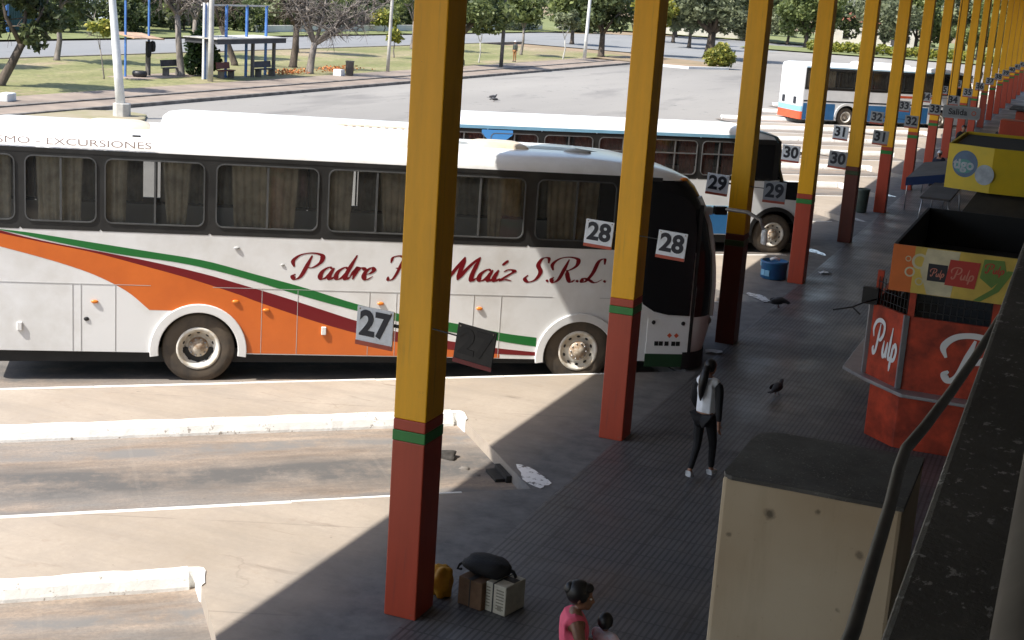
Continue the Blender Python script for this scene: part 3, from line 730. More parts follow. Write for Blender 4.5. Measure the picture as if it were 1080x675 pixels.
def bus(name, label, loc, rz, P):
    root = thing(name, label, 'bus', loc, rz, None)
    W = P['W']/2; zb, z1, z2 = P['zb'], P['z1'], P['z2']; xr, xs = P['xr'], P['xs']    # rear end, start of the nose
    k = P.get('squat', 0.0)
    prof = P['front']                                                                  # (z, x) of the nose
    body = P['body']
    def xf(z):
        for (za, xa), (zc, xc) in zip(prof, prof[1:]):
            if za <= z <= zc: return xa+(xc-xa)*(z-za)/(zc-za)
        return prof[-1][1] if z > prof[-1][0] else prof[0][1]
    def outl(z, ins=0.0, n=6, rr_=.16, out=0.0):
        """closed plan outline at height z, counter-clockwise from rear right"""
        w = W-ins+out; f = xf(z)+out; a = P.get('nose_a', .55); xe = min(xs, f-a-.001); bq = P.get('nose_b', .75); x0 = xr+ins*.6-out; pts = []
        for t in range(n+1):
            q = R(180+90*t/n); pts.append((x0+rr_+rr_*math.cos(q), -w+rr_+rr_*math.sin(q)))
        pts.append((xe, -w))
        for t in range(n*2+1):
            q = R(-90+90*t/(n*2)); pts.append((f-a+a*math.cos(q), -w+bq+bq*math.sin(q)))
        return pts+[(p[0], -p[1]) for p in pts[::-1]]
    # --- lower shell: rear and nose, flat sides with the wheel arches cut out
    bm_ = MB()
    zz = [zb]+[z for z, _ in prof if zb < z < z1]+[z1]
    rings = [[(x, y, z) for x, y in outl(z)] for z in zz]; n = len(rings[0])
    half = n//2; iside = 6     # index: 6 -> 7 is the right flat side
    skip = {6, n-8}
    for a, c in zip(rings, rings[1:]):
        vs = a+c
        bm_.add(vs, [(i, (i+1) % n, n+(i+1) % n, n+i) for i in range(n) if i not in skip], 0, True)
    for sd in (-1, 1):
        poly = [(xr+.16, z1), (xr+.16, zb)]
        for wx in P['wheels']:
            ra = P['arch']
            a0 = math.asin((zb-P['wr'])/ra) if abs(zb-P['wr']) < ra else 0
            for t in range(17):
                q = math.pi-a0-(math.pi-2*a0)*t/16; poly.append((wx+ra*math.cos(q), P['wr']+ra*math.sin(q)))
        poly += [(min(xs, xf(z)-P.get('nose_a', .55)-.001), z) for z in zz]
        tri = tessellate_polygon([[Vector((*p, 0)) for p in poly]])
        fs = []
        for t in tri:
            A = [Vector(poly[i]) for i in t]; ccw = (A[1]-A[0]).cross(A[2]-A[0]) > 0
            fs.append(tuple(t) if ccw ^ (sd > 0) else tuple(t[::-1]))
        bm_.add([(p[0], sd*W, p[1]) for p in poly], fs)
    # rear wall of the window zone, then the roof
    a = [(x, y, z1) for x, y in outl(z1)]; c = [(x, y, z2) for x, y in outl(z2)]
    back = [i for i in range(n) if i < 6 or i >= n-7]
    bm_.add(a+c, [(i, (i+1) % n, n+(i+1) % n, n+i) for i in back], 0, True)
    lev = [(z2, 0.0)]+P['roof']
    rings = [[(x, y, z) for x, y in outl(z, ins)] for z, ins in lev]
    for a, c in zip(rings, rings[1:]): bm_.add(a+c, [(i, (i+1) % n, n+(i+1) % n, n+i) for i in range(n)], 0, True)
    o = len(bm_.v); bm_.add(rings[-1], [tuple(range(n))], 0)
    bm_.add([(xr+.2, -W+.05, z1-1.1), (xs+.4, -W+.05, z1-1.1), (xs+.4, W-.05, z1-1.1), (xr+.2, W-.05, z1-1.1)], [(0, 1, 2, 3)], 1)
    bm_.shear(k); shell = bm_.build('body', [body, DARK], root)
    # --- underbody and wheel wells
    u = MB(); u.span((xr+.3, -W+.12, .28), (xs, W-.12, zb+.06))
    for wx in P['wheels']:
        u.prism([(wx+P['arch']*1.02*math.cos(R(t)), P['wr']+P['arch']*1.02*math.sin(R(t))) for t in range(0, 181, 15)], 'y', -W+.5, W-.5)
    u.build('chassis', BLK, root)
    w_ = MB()
    for wx in P['wheels']:
        for sd in (-1, 1):
            ra = P['arch']; pts = [(wx+ra*math.cos(R(t)), P['wr']+ra*math.sin(R(t))) for t in range(-10, 191, 10)]
            for p, q in zip(pts, pts[1:]):
                w_.add([(p[0], sd*W, p[1]), (q[0], sd*W, q[1]), (q[0], sd*(W-.55), q[1]), (p[0], sd*(W-.55), p[1])], [(0, 1, 2, 3) if sd < 0 else (3, 2, 1, 0)])
    w_.shear(k); w_.build('wheel_well', BLK, root)
    # --- wheels
    for wx in P['wheels']:
        rear = wx == 0
        for sd in (-1, 1):
            wheel(root, wx, sd*(W-.03), P['wr'], P.get('wtr', P['wr']), sd, P.get('rim', RIM), .07 if rear else -.02)
    # --- window band
    for sd in (-1, 1):
        pb = MB(); yy = sd*(W+.004); th = -sd*.05
        cells = P['wins']
        xa = xr+.16
        edges = [xa]+[(cells[i][1]+cells[i+1][0])/2 for i in range(len(cells)-1)]+[min(xs, xf(z1+.3)-P.get('nose_a', .55))+.05]
        for i, (a, c) in enumerate(cells):
            ring_panel(pb, edges[i], z1-.02, edges[i+1], z2+.03, (a, P['wz0'], c, P['wz1']), yy, th, 0, r=P.get('wr_', .13))
        pb.shear(k); pb.build('window_band', P.get('band', BAND), root)
        for i, (a, c) in enumerate(cells):
            fr = MB(); ring(fr, (a+.02, P['wz0']+.02, c-.02, P['wz1']-.02), .1, .02, sd*(W-.01), sd*(W+.018))
            mid = a+(c-a)*P.get('split', .5)
            if c-a > .9: fr.box((mid, sd*(W+.004), (P['wz0']+P['wz1'])/2), (.03, .02, P['wz1']-P['wz0']-.05))
            if P.get('bar'): fr.box(((a+c)/2, sd*(W+.005), P['wz0']+(P['wz1']-P['wz0'])*.62), (c-a-.05, .02, .03))
            fr.shear(k); f = fr.build('window', P.get('frame', GREYF), root)
            g = MB(); g.add([(a, sd*(W-.008), P['wz0']), (c, sd*(W-.008), P['wz0']), (c, sd*(W-.008), P['wz1']), (a, sd*(W-.008), P['wz1'])], [(0, 1, 2, 3) if sd < 0 else (3, 2, 1, 0)])
            g.shear(k); g.build('pane', GLASS, f)
            # curtains just behind the glass: folded cloth bunched to the sides
            cu = MB(); wz0, wz1 = P['wz0']-.03, P['wz1']+.02; w = c-a
            parts = P['curt'](i, a, c, sd, rnd)
            for c0, c1, fold in parts:
                nn = max(4, int((c1-c0)/.022)); vs = []
                for j in range(nn+1):
                    x = c0+(c1-c0)*j/nn; ph = j*1.15+rnd.uniform(-.3, .3)
                    for z, amp, pin in ((wz1, .012, 0), (wz0+.45*(wz1-wz0), .03, fold*.5), (wz0, .03, fold)):
                        vs.append((x+(((c0+c1)/2-x)*pin), sd*(W-.12+amp*math.sin(ph)), z))
                fs = []
                for j in range(nn):
                    for q in (0, 1): fs.append((j*3+q, j*3+3+q, j*3+4+q, j*3+1+q))
                cu.add(vs, fs, 0, True)
            if cu.f: cu.shear(k); cu.build('curtain', P['curtm'], f)
    # nose glass
    gz = [z1-.02]+[z for z, _ in prof if z1 < z < z2]+[z2+.01]
    for nm, rng in (('windscreen', range(7, n-8)),):
        gb = MB(); rg = [[(x, y, z) for x, y in outl(z, out=.003)] for z in gz]
        for a, c in zip(rg, rg[1:]): gb.add(a+c, [(i, i+1, n+i+1, n+i) for i in rng], 0, True)
        gb.shear(k); gb.build(nm, BLKP, root)
    return root, outl, xf

# ---- the coach in bay 28
A0 = Vector((-12.20, 18.24)); HD = R(35)
Nn = Vector((math.sin(HD), -math.cos(HD)))
cpos = A0-Nn*1.275
def curt1(i, a, c, sd, r):
    w = c-a
    if sd > 0:   # far side: mostly drawn, a few gaps let daylight through
        out = [(a-.05, a+w*r.uniform(.30, .40), 0), (a+w*r.uniform(.50, .58), c+.05, 0)]
        return out if i in (2, 3, 4, 5) else [(a-.05, c+.05, 0)]
    return [(a-.02, a+w*r.uniform(.2, .3), .15), (a+w*r.uniform(.52, .62), a+w*r.uniform(.78, .9), .35)] if i in (2, 4, 5) else [(a+w*.15, a+w*.8, .1)]
P = dict(W=2.55, zb=.45, z1=2.33, z2=3.47, xr=-3.25, xs=7.05, squat=.0125, wheels=(0, 6.11), wr=.52, wtr=.555, arch=.62, body=BUSW,
         front=[(.42, 8.48), (1.0, 8.60), (1.7, 8.60), (2.24, 8.55), (2.75, 8.42), (3.1, 8.26), (3.35, 8.1), (3.47, 7.98), (3.55, 7.8), (3.64, 7.45), (3.72, 6.95), (3.76, 6.2)],
         roof=[(3.56, .015), (3.64, .06), (3.70, .16), (3.74, .36), (3.76, .7)], nose_a=.62, nose_b=.85,
         wins=[(-2.98, -2.66), (-2.53, -1.51), (-1.40, .06), (.22, 1.77), (1.91, 3.42), (3.56, 5.04), (5.22, 6.55)], wz0=2.43, wz1=3.41,
         curt=curt1, curtm=CURT)
coach, outl1, xf1 = bus('coach', 'white coach with orange, maroon and green swoosh parked nearest the camera', (cpos.x, cpos.y, -.18), HD, P)
W1 = 1.275; YS = -W1
def stripe(name, top, bot, m, y=.003):
    b = MB(); n = 40
    xs0, xs1 = max(top[0][0], bot[0][0]), min(top[-1][0], bot[-1][0])
    def ev(L):
        c = catmull(L, 6); return c
    def at(C, x):
        for p, q in zip(C, C[1:]):
            if p.x <= x <= q.x: return p.y+(q.y-p.y)*(x-p.x)/max(1e-6, q.x-p.x)
        return C[0].y if x < C[0].x else C[-1].y
    T, B = ev(top), ev(bot)
    pts = [(xs0+(xs1-xs0)*i/n) for i in range(n+1)]
    poly = [(x, at(T, x)) for x in pts]+[(x, at(B, x)) for x in pts[::-1]]
    b.prism(poly, 'y', YS-y, YS-.0005, 0)
    return b.build(name, m, coach)
stripe('green_stripe', [(-2.9, 2.325), (-2.44, 2.28), (-1.54, 2.15), (-.71, 2.03), (.08, 1.91), (.85, 1.71), (1.58, 1.52), (2.48, 1.25), (3.3, 1.08), (4.07, .96), (4.78, .82), (5.38, .745)],
       [(-2.9, 2.315), (-2.61, 2.26), (-1.99, 2.13), (-1.22, 1.99), (-.29, 1.87), (.32, 1.74), (.85, 1.60), (1.58, 1.38), (2.38, 1.17), (3.3, .95), (4.79, .68), (5.38, .595)], BGREEN)
stripe('maroon_stripe', [(-2.9, 2.31), (-2.44, 2.20), (-1.99, 2.11), (-1.22, 1.975), (-.62, 1.86), (.09, 1.70), (.85, 1.485), (1.34, 1.34), (1.84, 1.18), (2.44, .99), (3.05, .83), (3.98, .67), (4.77, .56), (5.38, .50)],
       [(-2.9, 2.27), (-2.22, 2.13), (-1.54, 2.0), (-.85, 1.82), (-.15, 1.63), (.57, 1.40), (.86, 1.29), (1.35, 1.12), (1.84, .96), (2.45, .79), (3.06, .66), (3.99, .53), (4.78, .465), (5.38, .44)], MAROON)
mb_ = [(-2.9, 2.27), (-2.22, 2.13), (-1.54, 2.0), (-.85, 1.82), (-.15, 1.63), (.57, 1.40), (.86, 1.29), (1.35, 1.12), (1.84, .96), (2.45, .79), (3.06, .66), (3.99, .53), (4.78, .465)]
ob = [(-.74, 1.13), (-1.08, 1.42), (-1.54, 1.66), (-1.99, 1.82), (-2.44, 1.95), (-2.9, 2.07)]
arch = [(.70*math.cos(R(t)), .5+.70*math.sin(R(t))) for t in range(0, 126, 9)]
top = [(p.x, p.y+.001) for p in catmull(mb_, 5)]
poly = top+[(4.78, .40), (.72, .455)]+arch+[(p.x, p.y) for p in catmull(ob, 5)]
b = MB(); b.prism(poly, 'y', YS-.0022, YS-.0005); b.build('orange_swoosh', ORANGE, coach)
# arch trims, panel seams, lamps, handles
for wx, kk in ((0, 0), (6.11, .076)):
    for sd in (-1, 1):
        b = MB()
        A = [(wx+.735*math.cos(R(t)), .5-kk+.735*math.sin(R(t))) for t in range(-8, 189, 7)]; B = [(wx+.60*math.cos(R(t)), .5-kk+.60*math.sin(R(t))) for t in range(-8, 189, 7)]
        y0, y1 = sd*(W1-.02), sd*(W1+.035)
        n = len(A); vs = [(p[0], y0, p[1]) for p in A]+[(p[0], y1, p[1]) for p in A]+[(p[0], y1, p[1]) for p in B]+[(p[0], y0, p[1]) for p in B]
        fs = []
        for i in range(n-1):
            for a_, c_ in ((0, n), (n, 2*n), (2*n, 3*n)):
                f = (a_+i, a_+i+1, c_+i+1, c_+i); fs.append(f if sd < 0 else f[::-1])
        b.add(vs, fs, 0, False); b.build('wheel_arch_trim', BUSW, coach, bevel=.012)
b = MB()
def seam(x0, z0, x1, z1):
    w = .008
    if abs(x1-x0) < 1e-6: b.span((x0-w/2, YS-.0045, z0), (x0+w/2, YS-.0005, z1))
    else: b.span((x0, YS-.0045, z0-w/2), (x1, YS-.0005, z0+w/2))
for x0, x1 in ((-3.1, -.72), (.2, 5.6), (6.4, 7.0)): seam(x0, 1.50, x1, 1.50)
for x in (-1.86, -1.74, -1.24): seam(x, .46, x, 1.49)
for x in (.95, 1.5, 2.62, 3.05, 3.55, 4.30, 4.75): seam(x, .46, x, 1.49)
b.shear(.0125); b.build('hatch_seam', SEAM, coach)
b = MB(); b.span((-3.09, YS-.008, 3.455), (7.3, YS-.001, 3.52)); b.shear(.0125); b.build('gutter', BAND, coach)
for x, z in ((-1.54, 1.25), (1.02, 1.15), (2.80, 1.28), (4.40, 1.22), (.55, 1.28)):
    b = MB(); b.ball((x, YS-.012, z), (.055, .022, .028), 0, 12, 8); b.build('marker_lamp', AMBER, coach)
b = MB(); b.ball((-1.66, YS-.004, .98), (.04, .015, .032)); b.build('fuel_lock', BLK, coach)
for x, z in ((-2.62, .86), (1.92, .83)):
    b = MB(); b.box((x, YS-.015, z), (.075, .04, .13)); b.build('hatch_handle', BUSW, coach, bevel=.01)
b = MB(); b.ball((.55, YS-.01, 2.12), (.045, .02, .022)); b.ball((1.25, YS-.006, 1.87), (.03, .012, .02)); b.build('vent_button', SEAM, coach)
# lettering on the side and on the roof edge
for wd, x0, x1 in (('Padre', 1.40, 2.66), ('F.', 2.88, 3.22), ('Maíz', 3.80, 4.92), ('S.R.L.', 5.10, 6.52)):
    t = script_text(wd, .38, x0, x1, .045, .19); t.v = [(p[0], p[1]+YS, p[2]+1.655+.006*(p[0]-1.4)) for p in t.v]; t.build('lettering', MAROON, coach)
FADED = mat('faded_lettering', (.74, .60, .54), .5, .1, 4)
t = text_mesh('TURISMO - EXCURSIONES', .15, .003, .0, 1.55)
t.xf(Matrix.Translation((-2.07, YS-.010, 3.615)) @ Matrix.Rotation(R(14), 4, 'X')); t.shear(.0125); t.build('roof_lettering', FADED, coach)
# passenger door at the front right
b = MB(); b.span((7.26, YS-.012, .58), (8.0, YS-.001, 1.20)); b.shear(.0125); dr = b.build('door', BUSW, coach, bevel=.01)
b = MB(); b.prism([(7.05, 3.30), (7.05, 1.62), (7.15, 1.42), (7.35, 1.30), (7.6, 1.25), (7.98, 1.24), (7.98, 2.6), (7.9, 3.05), (7.75, 3.20), (7.4, 3.30)], 'y', YS-.016, YS+.05); b.shear(.0125); b.build('door_glass', BLKP, dr)
b = MB(); b.span((7.26, YS-.014, .36), (8.0, YS-.0005, .58)); b.shear(.0125); b.build('skirt_band', DKGREEN, dr)
b = MB()
for x, z in ((7.36, 1.12), (7.88, 1.11)): b.ball((x, YS-.016, z), (.035, .014, .035))
for j, x in enumerate((7.44, 7.52, 7.62, 7.74, 7.82)): b.box((x+.0, YS-.0135, .76), (.07, .004, .075))
b.shear(.0125); b.build('door_marks', BLK, dr)
b = MB()
for x in (7.66, 7.78): b.box((x, YS-.0135, .90), (.06, .004, .06), 0, M=Matrix.Rotation(R(45), 3, 'Y'))
b.shear(.0125); b.build('door_stars', REDO, dr)
b = MB(); b.span((8.0, YS+.0, .5), (8.06, YS+.06, 3.1)); b.shear(.0125); b.build('door_edge', BLK, dr)
# roof gear
def pod(name, x0, x1, w, z0, h, m, parent, slope=.18):
    b = MB(); lv = [(0, 0), (h*.55, .03), (h*.85, .09), (h, .2)]
    rg = []
    for z, i in lv: rg.append([(x, y, z0+z) for x, y in rr(x0+i*1.0*(1+slope*3), -w/2+i, x1-i*1.0*(1+slope*3), w/2-i, .14, 4)])
    n = len(rg[0])
    for a, c in zip(rg, rg[1:]): b.add(a+c, [(i, (i+1) % n, n+(i+1) % n, n+i) for i in range(n)], 0, True)
    b.add(rg[-1], [tuple(range(n))]); b.shear(.0125); return b.build(name, m, parent)
pod('air_conditioner', -.62, 3.95, 1.7, 3.74, .26, BUSW, coach)
HATCHC = mat('cream_hatch', (.62, .54, .42), .5, .1, 3)
pod('roof_hatch', -1.75, -.75, .9, 3.75, .09, HATCHC, coach); pod('roof_hatch', 4.35, 5.3, .8, 3.75, .09, HATCHC, coach)
b = MB(); b.ball((6.1, -.35, 3.76), (.24, .06, .05)); b.shear(.0125); b.build('roof_antenna', SEAM, coach)
VENT = mat('tan_vent', (.5, .42, .33), .7, .1)
b = MB()
for j in range(9): b.box((2.15+j*.13, -.45, 4.006), (.07, .30, .012), M=Matrix.Rotation(R(30), 3, 'Z'))
b.shear(.0125); b.build('roof_vent', VENT, coach)
b = MB(); b.box((-.95, -1.02, 3.735), (.12, .05, .03)); b.build('roof_mark', BLK, coach)
b = MB(); b.ball((7.72, YS+.15, 3.40), (.07, .03, .03)); b.build('roof_marker_lamp', AMBER, coach)
# A pillar strip, mirrors, bumper, lamps on the nose
b = MB(); pts = [(xf1(z)-.135, -W1+.285, z) for z in (3.2, 3.0, 2.75, 2.4, 2.0, 1.7, 1.2)]; b.tube(pts, [.05]*7, 8); b.shear(.0125); b.build('pillar_trim', BUSW, coach)
gb = MB(); rg = [[(x, y, z) for x, y in outl1(z, out=.005)] for z in (1.22, 1.35, 1.7, 2.0, 2.24, 2.34)]; n = len(rg[0])
for a, c in zip(rg, rg[1:]): gb.add(a+c, [(i, i+1, n+i+1, n+i) for i in range(9, n-10)], 0, True)
gb.shear(.0125); gb.build('nose_panel', BLKP, coach)
mir = MB(); mir.tube([(8.25, -.98, 2.88), (8.5, -1.12, 2.93), (8.8, -1.3, 2.92), (9.0, -1.42, 2.82), (9.06, -1.46, 2.66)], [.028, .032, .032, .03, .028], 10)
ms = mir.build('mirror', STEEL, coach)
b = MB(); b.box((9.08, -1.47, 2.54), (.08, .13, .26)); b.build('mirror_head', BUSW2, ms, bevel=.03)
b = MB(); b.box((8.42, -1.08, 2.90), (.22, .13, .14)); b.build('mirror_mount', BLKP, ms, bevel=.02)
b = MB(); b.box((8.24, -1.0, 2.88), (.14, .12, .13)); b.build('mirror_joint', BUSW2, ms, bevel=.02)
mir = MB(); mir.tube([(8.25, .98, 2.88), (8.55, 1.15, 2.93), (8.9, 1.35, 2.8), (8.95, 1.38, 2.6)], .04, 10); ms = mir.build('mirror', STEEL, coach)
b = MB(); b.box((8.96, 1.39, 2.45), (.10, .2, .34)); b.build('mirror_head', BUSW2, ms, bevel=.03)
bb = MB(); o1 = outl1(.5, out=.03); n = len(o1)
vs = [(x, y, z) for z in (.33, .62) for x, y in o1]; bb.add(vs, [(i, i+1, n+i+1, n+i) for i in range(8, n-9)], 0, True); bb.shear(.0125); bb.build('bumper', BLKPL, coach)
for sd in (-1, 1):
    b = MB(); b.ball((8.42, sd*.82, .98), (.12, .2, .1)); b.build('headlight', GLASS, coach)

# ---- the older blue and white bus two bays on
def curt2(i, a, c, sd, r):
    w = c-a
    if sd > 0: return [(a-.05, c+.05, 0)]
    return [(a, a+w*r.uniform(.35, .55), .05), (a+w*.65, c, .05)]
HD2 = R(37); N2 = Vector((math.sin(HD2), -math.cos(HD2))); c2 = Vector((-7.06, 36.43))-N2*1.22
U2 = Vector((math.cos(HD2), math.sin(HD2)))
base2 = c2-U2*4.6
P2 = dict(W=2.44, zb=.5, z1=1.92, z2=2.92, xr=-4.6, xs=5.30, wheels=(0, 4.6), wr=.52, arch=.66, body=BUSW2,
          front=[(.42, 5.48), (1.0, 5.50), (1.45, 5.46), (1.66, 5.38), (1.78, 5.22), (1.87, 4.98), (1.92, 4.74), (2.2, 4.72), (2.7, 4.69), (2.92, 4.64), (3.02, 4.54), (3.1, 4.34), (3.16, 3.9)],
          roof=[(3.02, .03), (3.1, .1), (3.16, .3), (3.19, .6)], nose_a=.2, nose_b=.28,
          wins=[(-4.2, -3.2), (-3.05, -1.85), (-1.7, -.45), (-.3, .95), (1.1, 2.3), (2.42, 3.35)], wz0=2.0, wz1=2.86, curt=curt2, curtm=CURTR, bar=True, frame=STEEL, band=BLK, rim=RIM)
obus, outl2, xf2 = bus('old_bus', 'older white bus with pale blue roof stripe and rounded dark front, parked behind the coach', (base2.x, base2.y, ZR), HD2, P2)
W2 = 1.22
def flat(parent, name, m, pts, y, th=.004):
    b = MB(); b.prism(pts, 'y', y-th, y-.0005); return b.build(name, m, parent)
def rc(x0, z0, x1, z1): return [(x0, z0), (x1, z0), (x1, z1), (x0, z1)]
flat(obus, 'wing_panel', BLKP, [(5.29, 1.90), (4.40, 1.90), (4.36, 1.60), (4.60, 1.46), (5.29, 1.42)], -W2-.001, .008)
flat(obus, 'roof_stripe', BLUEL, rc(-4.4, 2.955, 3.6, 3.03), -W2-.003, .012)
flat(obus, 'blue_panel', BLUE, rc(-4.4, .52, -.68, 1.12), -W2); flat(obus, 'blue_panel', BLUE, rc(.70, .52, 3.84, 1.05), -W2)
flat(obus, 'pale_stripe', BLUEL, rc(-4.4, 1.16, 3.5, 1.24), -W2); flat(obus, 'pale_stripe', BLUEL, rc(3.55, .62, 3.82, 1.05), -W2-.018)
flat(obus, 'arrow_sticker', SKYB, [(-3.27, 2.93), (-2.50, 2.93), (-2.50, 2.82), (-2.88, 2.52), (-3.27, 2.82)], -W2-.012)
b = MB(); rg = [[(x, y, z) for x, y in outl2(z, i, out=.012)] for z, i in ((2.88, 0), (3.02, .02), (3.12, .1), (3.18, .28))]; n = len(rg[0])
for a, c in zip(rg, rg[1:]): b.add(a+c, [(i, i+1, n+i+1, n+i) for i in range(7, n-8)], 0, True)
b.build('front_cap', TEALB, obus)
b = MB(); b.prism([(4.6+.72*math.cos(R(t)), .52+.72*math.sin(R(t))) for t in range(-5, 186, 8)]+[(4.6+.62*math.cos(R(t)), .52+.62*math.sin(R(t))) for t in range(185, -6, -8)], 'y', -W2-.03, -W2+.02); b.build('wheel_arch_trim', BLK, obus)
# dark bonnet wrapped round the nose
b = MB(); rg = [[(x, y, z) for x, y in outl2(z, out=.012)] for z in (1.42, 1.45, 1.55, 1.66, 1.7, 1.76, 1.82, 1.86, 1.91)]; n = len(rg[0])
for a, c in zip(rg, rg[1:]): b.add(a+c, [(i, i+1, n+i+1, n+i) for i in range(7, n-8)], 0, True)
b.build('bonnet', BLKP, obus)
for sd in (-1, 1):
    b = MB(); b.lathe([(.10, 0), (.11, .03), (.09, .06), (.0, .075)], (5.49, sd*.72, 1.05), 'x', 16); b.build('headlight', STEEL, obus)
b = MB(); b.tube([(5.5, -1.15, .62), (5.6, -.8, .62), (5.6, .8, .62), (5.5, 1.15, .62)], .06, 8); b.build('bumper', STEEL, obus)
b = MB(); b.tube([(4.75, -1.16, 2.6), (5.1, -1.5, 2.65), (5.12, -1.52, 2.3)], .02, 6); m2 = b.build('mirror', BLK, obus); b = MB(); b.box((5.12, -1.52, 2.2), (.06, .18, .3)); b.build('mirror_head', BLKP, m2)
flat(obus, 'door_panel', BUSW2, rc(3.30, .6, 3.84, 1.88), -W2-.004, .012); flat(obus, 'door_glass', BLKP, rc(3.55, 1.96, 4.40, 2.82), -W2-.004, .012)

# ---- third bus, seen from its rear corner between the columns
def curt3(i, a, c, sd, r): return [(a-.05, c+.05, 0)] if sd > 0 else [(a, a+(c-a)*.4, 0)]
B0 = Vector((-12.13, 79.35)); HD3 = R(40); N3 = Vector((math.sin(HD3), -math.cos(HD3))); c3 = B0-N3*1.25
P3 = dict(W=2.5, zb=.3, z1=1.92, z2=3.02, xr=-2.85, xs=7.0, wheels=(0, 5.9), wr=.5, arch=.62, body=BUSW2,
          front=[(.3, 8.1), (1.0, 8.2), (2.2, 8.1), (3.0, 7.8), (3.1, 7.6), (3.2, 7.2), (3.28, 6.6)], roof=[(3.12, .02), (3.2, .1), (3.26, .3), (3.28, .6)],
          wins=[(-2.6, -2.0), (-1.55, .3), (.5, 2.3), (2.5, 4.3), (4.5, 6.7)], wz0=2.0, wz1=2.94, curt=curt3, curtm=CURT, frame=BAND, nose_a=.5, nose_b=.7)
rbus, outl3, xf3 = bus('rear_view_bus', 'white and blue bus with red orange rear bumper, seen between the columns', (c3.x, c3.y, ZR), HD3, P3)
W3 = 1.25
def arcpanel(x0, x1):
    return [(x0, .32)]+[(p, z) for p, z in ((x0, 1.18), (x1, 1.18), (x1, .32))]
flat(rbus, 'blue_panel', BLUE, rc(-2.68, .32, -.74, 1.18), -W3); flat(rbus, 'blue_panel', BLUE, rc(.74, .32, 5.1, 1.18), -W3)
flat(rbus, 'dark_stripe', INK, rc(-2.68, 1.26, 6.9, 1.34), -W3); flat(rbus, 'blue_stripe', BLUEL, rc(-2.68, 3.06, 6.5, 3.11), -W3-.002, .01)
flat(rbus, 'red_stripe', REDO, rc(3.2, 1.66, 5.6, 1.78), -W3)
b = MB(); A = [(.74*math.cos(R(t)), .5+.74*math.sin(R(t))) for t in range(-5, 186, 8)]+[(.62*math.cos(R(t)), .5+.62*math.sin(R(t))) for t in range(185, -6, -8)]
b.prism(A, 'y', -W3-.03, -W3+.02); b.build('wheel_arch_trim', BUSW2, rbus)
b = MB(); o3 = outl3(.5, out=.012); n = len(o3)
vs = [(x, y, z) for z in (.3, .72) for x, y in o3]; ii = [i for i in range(n) if i < 6 or i >= n-7]; b.add(vs, [(i, (i+1) % n, n+(i+1) % n, n+i) for i in ii], 0, True); b.build('rear_bumper', REDO, rbus)
b = MB(); vs = [(x, y, z) for z in (.72, 1.0) for x, y in o3]; b.add(vs, [(i, (i+1) % n, n+(i+1) % n, n+i) for i in ii], 0, True); b.build('rear_blue_band', BLUEL, rbus)
for y in (.62, -.62):
    b = MB(); b.box((-2.86, y, 1.28), (.05, .28, .36)); b.build('tail_light', INK, rbus)
pod('air_conditioner', 1.0, 4.2, 1.5, 3.27, .2, BUSW2, rbus)
t = text_mesh('T', .24, .003, .006, 1.2); t.xf(Matrix.Translation((.62, -W3-.006, 1.62))); t.build('side_lettering', BLUE, rbus)
# ------------------------------------------------------------------ terminal building, balcony, plastered block
tb = thing('terminal_building', 'terminal building with the upper balcony edge at the right of the walkway', 'building')
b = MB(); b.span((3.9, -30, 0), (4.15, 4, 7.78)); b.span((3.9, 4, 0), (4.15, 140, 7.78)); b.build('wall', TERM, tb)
b = MB()
for i in range(12):
    y = 8+i*9; b.span((3.86, y, 0.02), (3.898, y+3, 2.6))
b.build('shop_front', BLKP, tb)
b = MB(); b.span((.0, -8, 4.55), (3.9, 9.5, 4.75)); b.build('balcony_floor', FLOORC, tb)
b = MB(); b.span((-.105, -8, 4.3), (.75, 9.5, 5.6)); b.build('parapet', SPECK, tb, bevel=.008)
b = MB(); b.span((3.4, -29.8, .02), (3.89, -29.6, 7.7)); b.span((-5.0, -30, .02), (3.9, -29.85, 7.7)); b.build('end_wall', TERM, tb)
b = MB(); b.tube([(.022, -.4, 5.75), (.024, 3.4, 5.75)], .033, 12); b.build('balcony_rail', POLED, tb)
b = MB()
for y in (.2, 1.8, 3.3): b.tube([(.024, y, 5.58), (.024, y, 5.74)], .015, 8)
b.build('rail_post', POLED, tb)
hr = MB(); path = [(-.20, 1.2, 5.3), (-.20, 1.92, 5.3), (-.212, 2.3, 5.3), (-.225, 2.55, 5.3), (-.232, 2.72, 5.31), (-.228, 2.88, 5.33), (-.212, 3.06, 5.37), (-.17, 3.35, 5.43), (-.115, 3.62, 5.49), (-.06, 3.9, 5.54)]
path = [(-.20, 1.2, 5.3), (-.20, 1.92, 5.3), (-.212, 2.2, 5.3), (-.224, 2.5, 5.3), (-.236, 2.70, 5.3), (-.240, 2.84, 5.3), (-.224, 3.02, 5.3), (-.20, 3.36, 5.3), (-.178, 3.74, 5.3), (-.152, 4.3, 5.3), (-.135, 4.55, 5.3), (-.10, 4.66, 5.3)]
pp = [Vector(p) for p in path]; fine = []
for i in range(len(pp)-1):
    for k_ in range(3): fine.append(pp[i].lerp(pp[i+1], k_/3))
fine.append(pp[-1]); hr.tube(fine, .0115, 12)
PIPE = mat('dark_pipe_paint', (.045, .04, .036), .45, .3, 14, col2=(.016, .015, .014))
tag(hr.build('handrail', PIPE), 'dark metal handrail pipe bending in beside the balcony edge', 'handrail')
pb = thing('plaster_block', 'tan plastered wall block with dirty dark top below the balcony', 'wall')
b = MB(); b.span((-1.945, 9.2, 0), (-.74, 10.38, 2.99)); b.build('wall', PLASTER, pb, bevel=.03)
